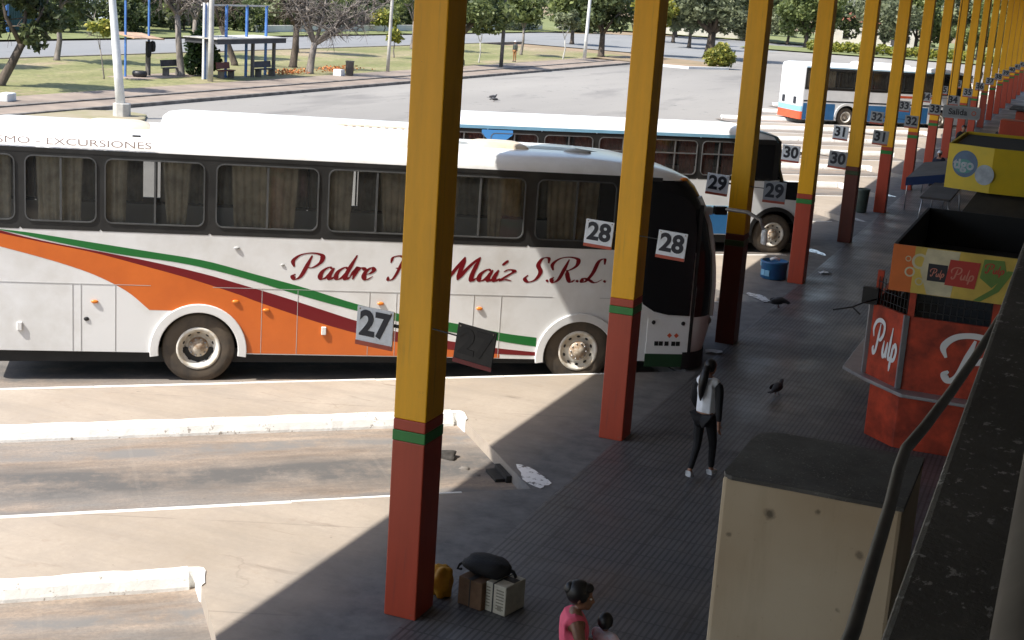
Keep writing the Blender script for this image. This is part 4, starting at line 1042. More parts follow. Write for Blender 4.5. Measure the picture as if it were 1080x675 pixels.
b = MB(); b.prism([(-1.955, 9.28), (-1.93, 9.215), (-1.88, 9.192), (-1.5, 9.195), (-1.1, 9.19), (-.735, 9.194), (-.735, 10.385), (-1.80, 10.385), (-1.92, 10.31), (-1.952, 10.15)], 'z', 2.972, 3.004); b.build('cap', DIRTY, pb, bevel=.008)

# ------------------------------------------------------------------ kiosks
KRED = mat('kiosk_red', (.48, .05, .016), .5, .34, 3); KRED2 = mat('kiosk_dark_red', (.12, .014, .008), .5, .2, 2)
KPAN = mat('kiosk_panel_orange', (.70, .17, .03), .5, .1, 1.5); KYEL = mat('kiosk_panel_yellow', (.66, .48, .09), .5, .15, 2); KCRM = mat('kiosk_panel_cream', (.66, .60, .40), .5, .15, 3); KGRN = mat('kiosk_panel_green', (.13, .24, .05), .5, .1)
INKW = mat('white_lettering', (.75, .75, .74), .5, 0); LRED = mat('logo_red', (.45, .04, .03), .5, 0)
ALU = mat('aluminium_edge', (.36, .36, .37), .45, .1, 5, metal=.5)
kio = thing('kiosk', 'red drinks kiosk with white script lettering and orange and yellow sign box', 'kiosk')
def poly_ins(pts, d):   # shrink a plan polygon about its centre
    cx = sum(p[0] for p in pts)/len(pts); cy = sum(p[1] for p in pts)/len(pts)
    return [(p[0]-d*(1 if p[0] > cx else -1), p[1]-d*(1 if p[1] > cy else -1)) for p in pts]
plan = [(-1.95, 20.40), (.45, 20.40), (.45, 24.4), (-2.52, 24.4), (-2.52, 21.05)]
base = [(-1.93, 20.52), (.4, 20.52), (.4, 24.3), (-2.40, 24.3), (-2.40, 20.98)]
b = MB(); b.prism(base, 'z', .0, .86); b.build('base', KRED, kio, bevel=.015)
shelf = [(-1.86, 20.12), (.5, 20.12), (.5, 24.5), (-2.86, 24.5), (-2.86, 21.25), (-2.45, 20.72)]
b = MB(); b.prism(shelf, 'z', .86, .91); b.build('counter', ALU, kio, bevel=.008)
b = MB()
for p, q in ((plan[0], plan[1]), (plan[4], plan[0]), (plan[3], plan[4])):
    d = Vector((q[0]-p[0], q[1]-p[1])); L = d.length; d /= L; nn = Vector((-d.y, d.x))
    b.prism([p, q, (q[0]+nn.x*.05, q[1]+nn.y*.05), (p[0]+nn.x*.05, p[1]+nn.y*.05)], 'z', .91, 1.97)
b.build('panel', KRED, kio)
for p in (plan[0], plan[4], (-.75, 20.385)):
    b = MB(); b.box((p[0], p[1]-.01, 1.45), (.07, .07, 1.06), rz=R(20) if p[0] < -1 else 0); b.build('trim', ALU, kio)
for p in ((-1.9, 20.45), (.35, 20.45), (-2.45, 21.1), (-2.45, 24.2), (-.78, 20.45)):
    b = MB(); b.box((p[0], p[1], 2.2), (.09, .09, .5)); b.build('post', KRED, kio)
b = MB()
for i in range(26): b.box((-1.83+i*.09, 20.47, 2.17), (.012, .012, .4))
for i in range(10):
    t = i/9; b.box((-1.97-.48*t, 20.52+.5*t, 2.17), (.012, .012, .4))
for z in (2.05, 2.18, 2.3): b.box((-.7, 20.47, z), (2.4, .012, .012)); b.tube([(-1.95, 20.47, z), (-2.46, 21.03, z)], .007, 5)
b.build('grille', BLK, kio)
b = MB(); b.prism(poly_ins(plan, .12), 'z', .92, 1.6); b.build('inner_counter', DARK, kio)
# sign box: four boards round an open, dark top
sx0, sx1, sy0, sy1, sz0, sz1 = -2.24, .55, 20.30, 24.63, 2.33, 2.98
b = MB(); b.span((sx0, sy0, sz0), (sx0+.30, sy0+.04, sz1), 0); b.span((sx0+.30, sy0, sz0), (sx1, sy0+.04, sz1), 1)
bo = b.build('sign_board', [KPAN, KYEL], kio)
b = MB(); b.span((sx0, sy0+.041, sz0), (sx0+.04, sy1, sz1)); b.span((sx1-.04, sy0+.041, sz0), (sx1, sy1, sz1)); b.span((sx0+.041, sy1-.04, sz0), (sx1-.041, sy1, sz1)); b.build('sign_side', DARK, kio)
b = MB(); b.span((sx0+.04, sy0+.04, sz0+.03), (sx1-.04, sy1-.04, sz0+.07)); b.build('roof', DARK, kio)
def decal(parent, name, m, pts, y, th=.004):
    b = MB(); b.prism(pts, 'y', y-th, y-.0005); return b.build(name, m, parent)
def circ(cx, cz, r, n=24, rx=None): return [(cx+(rx or r)*math.cos(2*math.pi*i/n), cz+r*math.sin(2*math.pi*i/n)) for i in range(n)]
decal(bo, 'print', KCRM, [(-1.72, 2.335), (-1.40, 2.335), (-1.34, 2.975), (-1.78, 2.975), (-1.84, 2.65)], sy0)
decal(bo, 'print', KGRN, [(-1.0, 2.335), (-.78, 2.50), (-.62, 2.80), (-.70, 2.80), (-.86, 2.53), (-1.10, 2.335)], sy0)
b = MB()
for cx, cz, r in ((-1.98, 2.62, .07), (-1.86, 2.78, .11), (-1.84, 2.50, .055), (-2.02, 2.80, .04)):
    A = circ(cx, cz, r); B_ = circ(cx, cz, r*.68); N = len(A)
    b.add([(p[0], sy0-.003, p[1]) for p in A+B_], [(i, (i+1) % N, N+(i+1) % N, N+i) for i in range(N)])
b.build('ring_print', KCRM, bo)
decal(bo, 'label_print', INK, rc(-1.74, 2.53, -1.48, 2.77), sy0, .0055); decal(bo, 'label_print', LRED, [(-1.50, 2.50), (-1.10, 2.49), (-1.06, 2.86), (-1.46, 2.86)], sy0, .0065); decal(bo, 'label_print', KGRN, [(-1.05, 2.66), (-.88, 2.54), (-.70, 2.74), (-.76, 2.93), (-1.02, 2.92)], sy0, .006)
KPINK = mat('logo_pale_red', (.55, .2, .14), .5, 0)
for x0, x1, z, c, m_ in ((-1.70, -1.52, 2.60, .10, KPINK), (-1.42, -1.13, 2.60, .15, KPINK), (-.99, -.75, 2.74, .12, LRED)):
    t = script_text('Pulp', c, x0, x1, .10, .19, .2, .003); t.v = [(p[0], p[1]+sy0-.0068, p[2]+z) for p in t.v]; t.build('lettering', m_, bo)
t = script_text('Pulp', .46, -.27, .31, .14, .2, .12, .004)
d = Vector((plan[0][0]-plan[4][0], plan[0][1]-plan[4][1])); an = math.atan2(d.y, d.x); L = d.length
t.v = [(p[0]*1.0, p[1], p[2]) for p in t.v]
M = Matrix.Translation(((plan[0][0]+plan[4][0])/2, (plan[0][1]+plan[4][1])/2, 1.27)) @ Matrix.Rotation(an, 4, 'Z') @ Matrix.Translation((0, -.006, 0))
t.xf(M); t.build('lettering', INKW, kio)
t = script_text('Pulp', .62, -1.35, .1, .13, .17, .16, .004); t.v = [(p[0], p[1]+20.396, p[2]+1.15) for p in t.v]; t.build('lettering', INKW, kio)
b = MB(); b.tube([(-2.45, 20.9, 2.05), (-2.62, 20.75, 2.0), (-2.75, 20.7, 1.93), (-3.0, 20.55, 1.88)], .012, 6); b.tube([(-2.75, 20.7, 1.93), (-2.62, 20.6, 1.86)], .012, 6)
b.box((-2.55, 20.98, 2.08), (.22, .12, .24)); b.build('hanging_rack', BLK, kio)
tag(MB().box((-.60, 20.25, 1.02), (.09, .09, .22)).tube([(-.60, 20.25, 1.12), (-.6, 20.25, 1.3)], .02, 8).build('bottle', INKW, bevel=.02), 'small white bottle standing on the counter of the red kiosk', 'bottle')

# yellow phone-card kiosk further on
KY2 = mat('kiosk_yellow', (.66, .46, .008), .5, .15, 1.5, col2=(.54, .40, .012)); KTEAL = mat('logo_teal', (.06, .25, .22), .5, .1); KNAVY = mat('logo_blue', (.07, .13, .22), .5, .15, 4); LGREY = mat('logo_grey', (.36, .40, .43), .6, .15, 6)
ky = thing('kiosk', 'yellow kiosk with round blue and white logos and dark awning', 'kiosk')
cor = (-1.93, 35.85); lef = (-3.0, 36.25)
an = math.atan2(cor[1]-lef[1], cor[0]-lef[0]); L = math.hypot(cor[0]-lef[0], cor[1]-lef[1])
sgn = MB(); sgn.prism([lef, cor, (.6, 36.0), (.6, 36.05), (cor[0]+.02, cor[1]+.06), (lef[0]+.03, lef[1]+.05)], 'z', 2.03, 3.1); sb2 = sgn.build('sign_board', KY2, ky)
b = MB(); b.prism([lef, (lef[0]+.05, lef[1]+.06), (-2.9, 40.2), (-2.96, 40.2)], 'z', 2.05, 3.1); b.prism([(-2.9, 40.15), (.6, 40.15), (.6, 40.2), (-2.9, 40.2)], 'z', 2.05, 3.12); b.build('sign_side', KY2, ky)
b = MB(); b.prism([(-2.9, 36.4), (-1.9, 36.0), (.55, 36.12), (.55, 40.1), (-2.86, 40.1)], 'z', 2.98, 3.05); b.build('roof', DARK, ky)
M = Matrix.Translation((lef[0], lef[1], 2.03)) @ Matrix.Rotation(an, 4, 'Z')
def ondec(name, m, pts, off):
    b = MB(); b.prism(pts, 'y', -off-.004, -off); b.xf(M); b.build(name, m, sb2)
ondec('logo_disc', KNAVY, circ(.46, .62, .32, 28), .001); ondec('logo_disc', LGREY, circ(.98, .42, .24, 28), .006)
t = text_mesh('tigo', .34, .004, .012, 1.0); t.xf(M @ Matrix.Translation((.43, -.008, .60))); t.build('lettering', LGREY, sb2)
ondec('logo_swash', KTEAL, circ(.44, .56, .17, 20, .23), .0052)
b = MB(); b.prism(circ(-1.36, 2.36, .13), 'y', 35.9, 35.94); b.build('logo_disc', KNAVY, sb2)
b = MB(); b.box((-1.62, 35.89, 2.82), (.22, .02, .05)); b.build('logo_mark', LGREY, sb2)
b = MB(); b.prism([(-2.7, 36.6), (-1.9, 36.3), (.5, 36.3), (.5, 40), (-2.7, 40)], 'z', .0, 1.0); b.build('base', KRED, ky)
AWN = mat('brown_awning', (.035, .028, .02), .8, .2, 2)
b = MB(); b.add([(-2.2, 36.1, 2.02), (.5, 36.05, 2.02), (.5, 34.4, 1.5), (-2.5, 34.4, 1.5), (-2.2, 36.1, 1.99), (.5, 36.05, 1.99), (.5, 34.4, 1.46), (-2.5, 34.4, 1.46)], [(3, 2, 1, 0), (4, 5, 6, 7), (0, 1, 5, 4), (1, 2, 6, 5), (2, 3, 7, 6), (3, 0, 4, 7)]); b.build('awning', AWN, ky)
b = MB()
for x, y in ((-2.45, 34.5), (.4, 34.5)): b.tube([(x, y, 0), (x, y, 1.48)], .025, 8)
b.build('post', STEEL, ky)
# a low stall table with a grey cloth and another stall under a blue-edged sheet
CLOTH = mat('grey_tarp', (.085, .08, .075), .85, .2, 1.5); NAVY = mat('navy_cloth_edge', (.012, .035, .12), .8, .1)
st = thing('stall_table', 'small folding stall table with grey top beside the yellow kiosk', 'table', (-3.72, 44.6, 0))
b = MB(); b.box((0, 0, .93), (.85, 4.0, .06)); b.build('tabletop', CLOTH, st, bevel=.01)
for sx, sy in ((-.36, -1.8), (.36, -1.8), (-.36, 1.8), (.36, 1.8)):
    b = MB(); b.tube([(sx, sy, .9), (sx*1.25, sy, 0)], .02, 8); b.build('leg', STEEL, st)
aw = thing('awning_stall', 'low grey stall awning with a dark blue hanging edge', 'stall', (-4.40, 49.0, 0))
b = MB(); b.add([(-.62, -2.4, 1.02), (.62, -2.4, 1.26), (.62, 2.6, 1.26), (-.62, 2.6, 1.06), (-.62, -2.4, .98), (.62, -2.4, 1.22), (.62, 2.6, 1.22), (-.62, 2.6, 1.02)], [(0, 1, 2, 3), (7, 6, 5, 4), (0, 4, 5, 1), (1, 5, 6, 2), (2, 6, 7, 3), (3, 7, 4, 0)]); b.build('sheet', CLOTH, aw)
b = MB(); b.add([(-.63, -2.42, 1.02), (.63, -2.42, 1.26), (.63, -2.42, 1.0), (-.63, -2.42, .76), (-.63, -2.41, 1.02), (.63, -2.41, 1.26), (.63, -2.41, 1.0), (-.63, -2.41, .76)], [(3, 2, 1, 0), (4, 5, 6, 7), (2, 3, 7, 6), (0, 1, 5, 4)]); b.build('valance', NAVY, aw)
for sx, sy in ((-.58, -2.3), (.58, -2.3), (-.58, 2.5), (.58, 2.5)):
    b = MB(); b.tube([(sx, sy, 0), (sx, sy, 1.02)], .02, 6); b.build('pole', STEEL, aw)
# hanging exit sign
hs = thing('hanging_sign', 'pale hanging sign reading Salida above the walkway', 'sign', (-3.51, 45.0, 3.29))
b = MB(); b.prism(rr(-.54, -.19, .54, .19, .07), 'y', -.03, .03); b.build('frame', SIGNG, hs)
b = MB(); b.prism(rr(-.50, -.15, .50, .15, .05), 'y', -.036, -.0305); b.build('face', mat('sign_face_grey', (.25, .27, .29), .5, .1), hs)
t = text_mesh('Salida', .24, .004, .006, 1.0); t.xf(Matrix.Translation((-.10, -.038, 0))); t.build('lettering', INK, hs)
b = MB(); A = circ(.36, 0, .07); B_ = circ(.36, 0, .045); N = len(A); b.add([(p[0], -.039, p[1]) for p in A+B_], [(i, (i+1) % N, N+(i+1) % N, N+i) for i in range(N)]); b.build('emblem', SREDS, hs)
b = MB()
for x in (-.4, .4): b.tube([(x, 0, .19), (x, 0, 4.51)], .012, 6)
b.build('hanger', BLK, hs)
rk = thing('kiosk', 'small red kiosk far along the walkway behind the yellow one', 'kiosk', (-2.7, 62.6, 0))
b = MB(); b.box((0, 0, .5), (1.1, 1.1, 1.0)); b.build('base', KRED2, rk)
b = MB(); b.box((.0, 0, 1.6), (1.16, 1.16, .9)); b.build('sign_box', RED, rk, bevel=.02)
b = MB(); b.box((0, 0, 1.07), (1.4, 1.4, .06)); b.build('counter', ALU, rk)
rk2 = thing('kiosk', 'dark red stall with grey roof near the end of the walkway', 'kiosk', (-2.2, 74, 0))
b = MB(); b.box((0, 0, .9), (2.0, 2.4, 1.8)); b.build('base', RED, rk2); b = MB(); b.box((0, 0, 1.9), (2.6, 3.0, .08)); b.build('roof', ROOFG, rk2)
# ------------------------------------------------------------------ small things on the walkway
KRAFT = mat('brown_carton', (.17, .095, .05), .85, .2, 5); CARW = mat('printed_carton', (.55, .52, .42), .7, .12, 9); TAPE = mat('dark_strap', (.03, .03, .03), .6, 0)
bx = thing('carton', 'brown cardboard carton under the black bag', 'box', (-5.02, 12.60, .004), R(-14))
b = MB(); b.box((0, 0, .15), (.30, .34, .30)); b.build('body', KRAFT, bx, bevel=.012)
b = MB(); b.box((0, 0, .302), (.06, .34, .004)); b.box((.0, -.1705, .15), (.012, .004, .3)); b.build('tape', TAPE, bx)
bx = thing('carton', 'pale printed carton tied with dark strap, right of the brown one', 'box', (-4.74, 12.60, .004), R(-14))
b = MB(); b.box((0, 0, .155), (.25, .34, .31)); b.build('body', CARW, bx, bevel=.01)
b = MB(); b.box((-.03, -.172, .155), (.014, .005, .312)); b.box((-.03, 0, .3125), (.014, .345, .005)); b.box((.05, .03, .314), (.13, .1, .004)); b.build('strap', TAPE, bx)
b = MB()
for j in range(7): b.box((-.09+.0*j, -.1715, .06+.033*j), (.045, .003, .012))
CPR = mat('carton_print', (.25, .23, .18), .8, .1); b.build('print', CPR, bx); b = MB()
for j in range(7): b.box((.055, -.1715, .06+.033*j), (.09, .003, .012))
b.box((.055, -.172, .07), (.05, .003, .05)); b.build('print', CPR, bx)
BAGB = mat('black_bag_cloth', (.008, .008, .009), .75, .2, 9, bump=.4)
def lump(name, m, parent, c, r, seed, n=20, mm=14, amp=.12, flat=0.0):
    q = random.Random(seed); b = MB(); b.ball((0, 0, 0), 1, 0, n, mm)
    ph = [(q.uniform(1, 3), q.uniform(0, 6), q.uniform(1, 3), q.uniform(0, 6), q.uniform(1, 3)) for _ in range(5)]
    vs = []
    for x, y, z in b.v:
        f = 1+amp*sum(math.sin(a*x*2+p)*math.sin(e*y*2+d)*math.cos(g*z*2) for a, p, e, d, g in ph)/2
        sq = lambda t: math.copysign(abs(t)**.8, t)
        zz = sq(z)*f; zz = max(zz, -1+flat)
        vs.append((c[0]+sq(x)*f*r[0], c[1]+sq(y)*f*r[1], c[2]+zz*r[2]))
    b.v = vs; return b.build(name, m, parent)
bg = thing('duffel_bag', 'black soft bag lying on the brown carton', 'bag', (-4.97, 12.66, .31), R(-10))
lump('body', BAGB, bg, (.0, 0, .085), (.25, .17, .095), 3, flat=.1)
b = MB(); b.tube([(-.2, -.08, .12), (-.27, -.11, .06), (-.3, -.1, .0), (-.24, -.12, .02)], .014, 6); b.tube([(.2, 0, .12), (.28, .04, .08), (.30, .06, .02)], .018, 6); b.build('strap', BAGB, bg)
YBAG = mat('yellow_bag', (.55, .28, .01), .6, .15, 5)
yb = thing('sack', 'yellow sack mostly hidden behind the nearest column', 'sack', (-5.43, 12.56, .004)); lump('body', YBAG, yb, (0, 0, .155), (.11, .10, .165), 5, flat=.06, amp=.3)
TUB = mat('blue_tub', (.02, .075, .22), .45, .15, 4, col2=(.02, .13, .26)); TUBP = mat('pale_blue_print', (.16, .38, .55), .5, .1)
tu = thing('tub', 'blue drum shaped tub beside the fourth column', 'container', (-6.12, 32.15, .0))
b = MB(); b.lathe([(.26, 0), (.29, .03), (.30, .36), (.315, .37), (.315, .41), (.28, .42), (.26, .36), (.0, .34)], (0, 0, 0), 'z', 28); b.build('body', TUB, tu)
b = MB()
for a in (200, 228, 252):
    t = R(a); b.box((.3*math.cos(t), .3*math.sin(t), .15+.1*(a % 3)), (.02, .12, .13), rz=t)
b.build('print', TUBP, tu)
b = MB(); b.tube([(-.1, -.05, .43), (.0, -.02, .47), (.1, .03, .43)], .035, 8); b.build('contents', INKW, tu)
GBIN = mat('green_grey_bin', (.05, .075, .065), .6, .2, 4)
gb = thing('litter_bin', 'small green grey bin left of the column with the bay 32 signs', 'bin', (-6.05, 44.75, 0))
b = MB(); b.lathe([(.13, 0), (.17, .04), (.2, .66), (.215, .68), (.215, .74), (.18, .74), (.16, .3), (0, .28)], (0, 0, 0), 'z', 20); b.build('body', GBIN, gb)
STN = mat('dark_stone', (.05, .045, .04), .9, .3, 8)
rb = tag(lump('stone', STN, None, (0, 0, .05), (.16, .11, .09), 8, amp=.3, flat=.4), 'dark broken stone lying at the end of the empty bay', 'stone'); rb.location = (-7.42, 17.05, ZR)
for x, y, s, lb in ((-7.0, 16.75, .05, 'small pale pebble beside the dark broken stone'), (-6.75, 16.6, .035, 'tiny pale pebble nearest the bay end kerb')):
    pbm = tag(lump('pebble', KERBG, None, (0, 0, s*.6), (s*1.3, s, s*.8), 4, 10, 8, amp=.3), lb, 'pebble'); pbm.location = (x, y, ZR+.004)
# pigeons and paper
PIG = mat('pigeon_grey', (.045, .047, .055), .6, .2, 8); PIGD = mat('pigeon_wing', (.028, .028, .032), .7, .2, 10); BEAK = mat('beak_and_feet', (.16, .07, .05), .6, 0)
def pigeon(loc, rz, label, peck=0.0, scale=1.0):
    t = thing('pigeon', label, 'bird', loc, rz, 'pigeons about the terminal'); t.scale = (scale,)*3
    b = MB(); hz, hx = (.21, .13) if not peck else (.10, .175)
    prof = [(-.20, .085, .012), (-.15, .095, .03), (-.09, .11, .058), (-.02, .125, .075), (.05, .135, .07), (.09, .15 if not peck else .135, .05), (hx-.02, hz-.025 if not peck else .115, .034), (hx, hz, .032), (hx+.025, hz+.002, .026), (hx+.04, hz, .008)]
    b.tube([(p[0], 0, p[1]) for p in prof], [p[2] for p in prof], 10); b.build('body', PIG, t)
    for s in (-1, 1):
        w = MB(); w.ball((-.045, s*.062, .13), (.12, .018, .045), 0, 10, 6); w.build('wing', PIGD, t)
        l = MB(); l.tube([(.0, s*.03, .07), (.005, s*.032, .004)], .006, 6); l.tube([(-.012, s*.032, .005), (.035, s*.034, .005)], .005, 5); l.build('leg', BEAK, t)
    w = MB(); w.box((-.22, 0, .082), (.12, .06, .012)); w.build('tail', PIGD, t)
    w = MB(); w.tube([(hx+.035, 0, hz), (hx+.062, 0, hz-.008)], [.007, .002], 6); w.build('beak', BEAK, t)
pigeon((-5.35, 29.0, .01), R(20), 'dark pigeon on the walkway beyond the column with maroon foot', .6, 1.1)
pigeon((-3.98, 22.3, .01), R(75), 'dark pigeon on the walkway left of the red kiosk', 0, 1.0)
pigeon((-30.8, 74.5, ZR), R(10), 'pigeon out on the sunlit asphalt behind the buses', 0, 1.3)
pigeon((-30.2, 73.2, ZR), R(200), 'second pigeon on the sunlit asphalt, pecking', .6, 1.2)
PAPER = mat('white_paper', (.6, .62, .64), .7, .1)
for x, y, a, lb in ((-5.55, 24.4, .3, 'crumpled white paper on the walkway under the coach mirror'), (-5.2, 33.6, 1.0, 'scrap of white paper on the walkway beyond the blue tub')):
    b = MB(); q = random.Random(int(x*10))
    vs = [(i*.1-.15, j*.09-.1, .008+q.uniform(0, .04)) for i in range(4) for j in range(3)]
    vs2 = [(v[0], v[1], v[2]-.003) for v in vs]
    fs = [(i*3+j, i*3+j+3, i*3+j+4, i*3+j+1) for i in range(3) for j in range(2)]
    b.add(vs, fs); b.add(vs2, [f[::-1] for f in fs]); tag(b.build('paper_scrap', PAPER, loc=(x, y, .006), rz=a), lb, 'litter')

# ------------------------------------------------------------------ people
SKIN = mat('brown_skin', (.20, .095, .055), .5, .1, 6); SKIN2 = mat('warm_skin', (.32, .16, .10), .5, .1, 6); HAIR = mat('black_hair', (.006, .005, .005), .45, .2, 12)
def skin_mesh(verts, edges, radii, root=0, voxel=.012, extra=None, sub=1):
    """joint skeleton -> continuous surface (skin modifier, then voxel remesh with any extra solids fused in)"""
    me = bpy.data.meshes.new('sk'); me.from_pydata([tuple(v) for v in verts], edges, []); o = bpy.data.objects.new('sk', me); COL.objects.link(o)
    m = o.modifiers.new('s', 'SKIN'); m.use_smooth_shade = True
    sv = me.skin_vertices[0].data
    for i, r in enumerate(radii): sv[i].radius = r if isinstance(r, tuple) else (r, r)
    sv[root].use_root = True
    if sub: s = o.modifiers.new('u', 'SUBSURF'); s.levels = sub; s.render_levels = sub
    dg = bpy.context.evaluated_depsgraph_get(); me2 = bpy.data.meshes.new_from_object(o.evaluated_get(dg))
    bpy.data.objects.remove(o); bpy.data.meshes.remove(me)
    b = MB(); b.add([tuple(v.co) for v in me2.vertices], [tuple(p.vertices) for p in me2.polygons], 0, True); bpy.data.meshes.remove(me2)
    if extra: b.add(extra.v, extra.f, 0, True)
    if voxel:
        me = bpy.data.meshes.new('rm'); me.from_pydata(b.v, [], b.f); o = bpy.data.objects.new('rm', me); COL.objects.link(o)
        r = o.modifiers.new('r', 'REMESH'); r.mode = 'VOXEL'; r.voxel_size = voxel; r.use_smooth_shade = True
        sm = o.modifiers.new('c', 'SMOOTH'); sm.factor = .5; sm.iterations = 3
        dg = bpy.context.evaluated_depsgraph_get(); me2 = bpy.data.meshes.new_from_object(o.evaluated_get(dg))
        bpy.data.objects.remove(o); bpy.data.meshes.remove(me)
        b = MB(); b.add([tuple(v.co) for v in me2.vertices], [tuple(p.vertices) for p in me2.polygons], 0, True); bpy.data.meshes.remove(me2)
    return b
def head_solid(c, s=1.0, yaw=0.0, pitch=0.0):
    """skull, jaw, nose, lips, brow, ears; +y is the face"""
    b = MB(); b.ball((0, -.012, .02), (.074, .094, .098), 0, 18, 14); b.ball((0, .022, -.035), (.056, .066, .072), 0, 16, 12)
    b.ball((0, .066, -.082), (.03, .024, .022), 0, 10, 8); b.tube([(0, .082, .018), (0, .098, -.012), (0, .108, -.026), (0, .092, -.034)], [.009, .012, .016, .012], 8)
    b.ball((0, .088, -.055), (.026, .014, .008), 0, 10, 6); b.ball((0, .086, -.066), (.022, .013, .008), 0, 10, 6)
    for x in (-.033, .033): b.ball((x, .080, .028), (.024, .012, .010), 0, 8, 6)
    for x in (-.074, .074): b.ball((x, -.012, -.006), (.012, .022, .034), 0, 8, 6)
    M = Matrix.Translation(c) @ Matrix.Rotation(yaw, 4, 'Z') @ Matrix.Rotation(pitch, 4, 'X') @ Matrix.Scale(s, 4)
    b.xf(M); return b, M
EYEW = mat('eye_white', (.7, .68, .64), .3, 0); EYED = mat('eye_dark', (.02, .012, .008), .2, 0)
def eyes(parent, M):
    b = MB()
    for x in (-.033, .033): b.ball((x, .078, .010), (.014, .012, .009), 0, 10, 8); b.ball((x, .0865, .010), (.006, .005, .007), 1, 8, 6)
    b.xf(M); b.build('eyes', [EYEW, EYED], parent)
def hand(V_, E_, Rr, wrist_i, wrist, d, side, s=1.0, curl=.25, thumbdir=None):
    """palm and five separate fingers grown from the wrist along d"""
    d = Vector(d).normalized(); f = Vector(thumbdir or (0, 1, 0)); f = (f-d*f.dot(d)).normalized(); nrm = d.cross(f)*side
    palm = wrist+d*.05*s; V_.append(palm); E_.append((wrist_i, len(V_)-1)); Rr.append((.030*s, .016*s)); pi_ = len(V_)-1
    for k, (off, ln) in enumerate(((.027, .072), (.009, .082), (-.009, .076), (-.027, .058))):
        kn = wrist+d*.088*s+f*off*s; V_.append(kn); Rr.append(.0095*s); E_.append((pi_, len(V_)-1))
        p = kn; dd = d.copy()
        for j in range(2):
            dd = (dd+nrm*curl*(1+j*.6)).normalized(); p = p+dd*ln*s*.5; V_.append(p); Rr.append((.0085-.001*j)*s); E_.append((len(V_)-2, len(V_)-1))
    t0 = wrist+d*.035*s+f*.034*s; V_.append(t0); Rr.append(.0105*s); E_.append((wrist_i, len(V_)-1))
    t1 = t0+(d*.7+f*.6+nrm*.3).normalized()*.038*s; V_.append(t1); Rr.append(.0095*s); E_.append((len(V_)-2, len(V_)-1))
    t2 = t1+(d*.9+f*.15+nrm*.35).normalized()*.03*s; V_.append(t2); Rr.append(.0075*s); E_.append((len(V_)-2, len(V_)-1))
def person(label, loc, rz, pose, top, bottom, shoes, skin, sleeves=1.0, hairfn=None, k=1.0, detail=True, legs=True, headyaw=0.0, headpitch=0.0, group=None, sleeve_m=None, hem=None):
    """pose: dict of joints (local, +y forward, metres for a 1.68 m adult)"""
    root = thing('person', label, 'person', loc, rz, group); root.scale = (k,)*3
    J = {n: Vector(v) for n, v in pose.items()}
    order = ['pelvis', 'waist', 'chest', 'neck0', 'neck1']
    V_ = []; E_ = []; Rr = []; I = {}
    def put(n, r, par=None):
        V_.append(J[n]); Rr.append(r); I[n] = len(V_)-1
        if par: E_.append((I[par], I[n]))
    put('pelvis', (.145, .105)); put('waist', (.115, .085), 'pelvis'); put('chest', (.14, .10), 'waist'); put('neck0', (.075, .065), 'chest'); put('neck1', .048, 'neck0')
    for s in 'LR':
        put('sh'+s, .058, 'neck0'); put('el'+s, .040, 'sh'+s); put('wr'+s, .026, 'el'+s)
        put('hip'+s, .085, 'pelvis'); put('kn'+s, .055, 'hip'+s); put('an'+s, .036, 'kn'+s); put('toe'+s, (.038, .026), 'an'+s)
    if detail:
        for s, sd in (('L', -1), ('R', 1)): hand(V_, E_, Rr, I['wr'+s], J['wr'+s], J['wr'+s]-J['el'+s], sd)
    else:
        for s in 'LR':
            V_.append(J['wr'+s]+(J['wr'+s]-J['el'+s]).normalized()*.12); Rr.append((.03, .02)); E_.append((I['wr'+s], len(V_)-1))
    hs, HM = head_solid(J['head'], 1.0, headyaw, headpitch)
    bd = skin_mesh(V_, E_, Rr, 0, .009 if detail else .02, hs); bd.build('body', skin, root)
    eyes(root, HM)
    def cloth(name, joints, infl, m, vox=.012, sub=1):
        idx = {n: i for i, n in enumerate(joints)}
        v = [J[n] if isinstance(n, str) else n for n in joints]
        return None
    def part(name, chain, m, vox):
        vv = []; ee = []; rr_ = []; idx = {}
        for n, par, r, pos in chain:
            vv.append(pos if pos is not None else J[n]); rr_.append(r); idx[n] = len(vv)-1
            if par: ee.append((idx[par], idx[n]))
        skin_mesh(vv, ee, rr_, 0, vox).build(name, m, root)
    vx = .010 if detail else .02
    ch = [('waist', None, (.152, .128), None), ('pelvis', 'waist', (.172, .138), (J['pelvis']*.85+J['waist']*.15) if hem is None else hem), ('chest', 'waist', (.175, .145), None), ('neck0', 'chest', (.11, .095), J['neck0']+Vector((0, 0, .012)))]
    for s in 'LR':
        ch.append(('tr'+s, 'neck0', (.082, .075), J['neck0'].lerp(J['sh'+s], .45)+Vector((0, -.012, .012))))
        ch.append(('sh'+s, 'tr'+s, .080 if sleeves > 0 else .066, None if sleeves > 0 else J['sh'+s].lerp(J['neck0'], .25)))
        if sleeves > 0 and sleeve_m is None:
            if sleeves < .5: ch.append(('el'+s, 'sh'+s, .055, J['sh'+s].lerp(J['el'+s], sleeves*2)))
            else: ch.append(('el'+s, 'sh'+s, .052, None)); ch.append(('wr'+s, 'el'+s, .037, J['el'+s].lerp(J['wr'+s], min(.97, sleeves))))
    part('shirt', ch, top, vx)
    if sleeve_m:
        for s in 'LR':
            part('sleeve', [('nk'+s, None, .045, J['sh'+s].lerp(J['neck0'], .4)), ('sh'+s, 'nk'+s, .074, None), ('el'+s, 'sh'+s, .058, None), ('wr'+s, 'el'+s, .040, J['el'+s].lerp(J['wr'+s], .95))], sleeve_m, vx)
    ch = [('pelvis', None, (.158, .118), None)]
    for s in 'LR':
        ch += [('hip'+s, 'pelvis', .098, None), ('kn'+s, 'hip'+s, .066, None), ('an'+s, 'kn'+s, .046, J['kn'+s].lerp(J['an'+s], .95))]
    part('trousers', ch, bottom, vx)
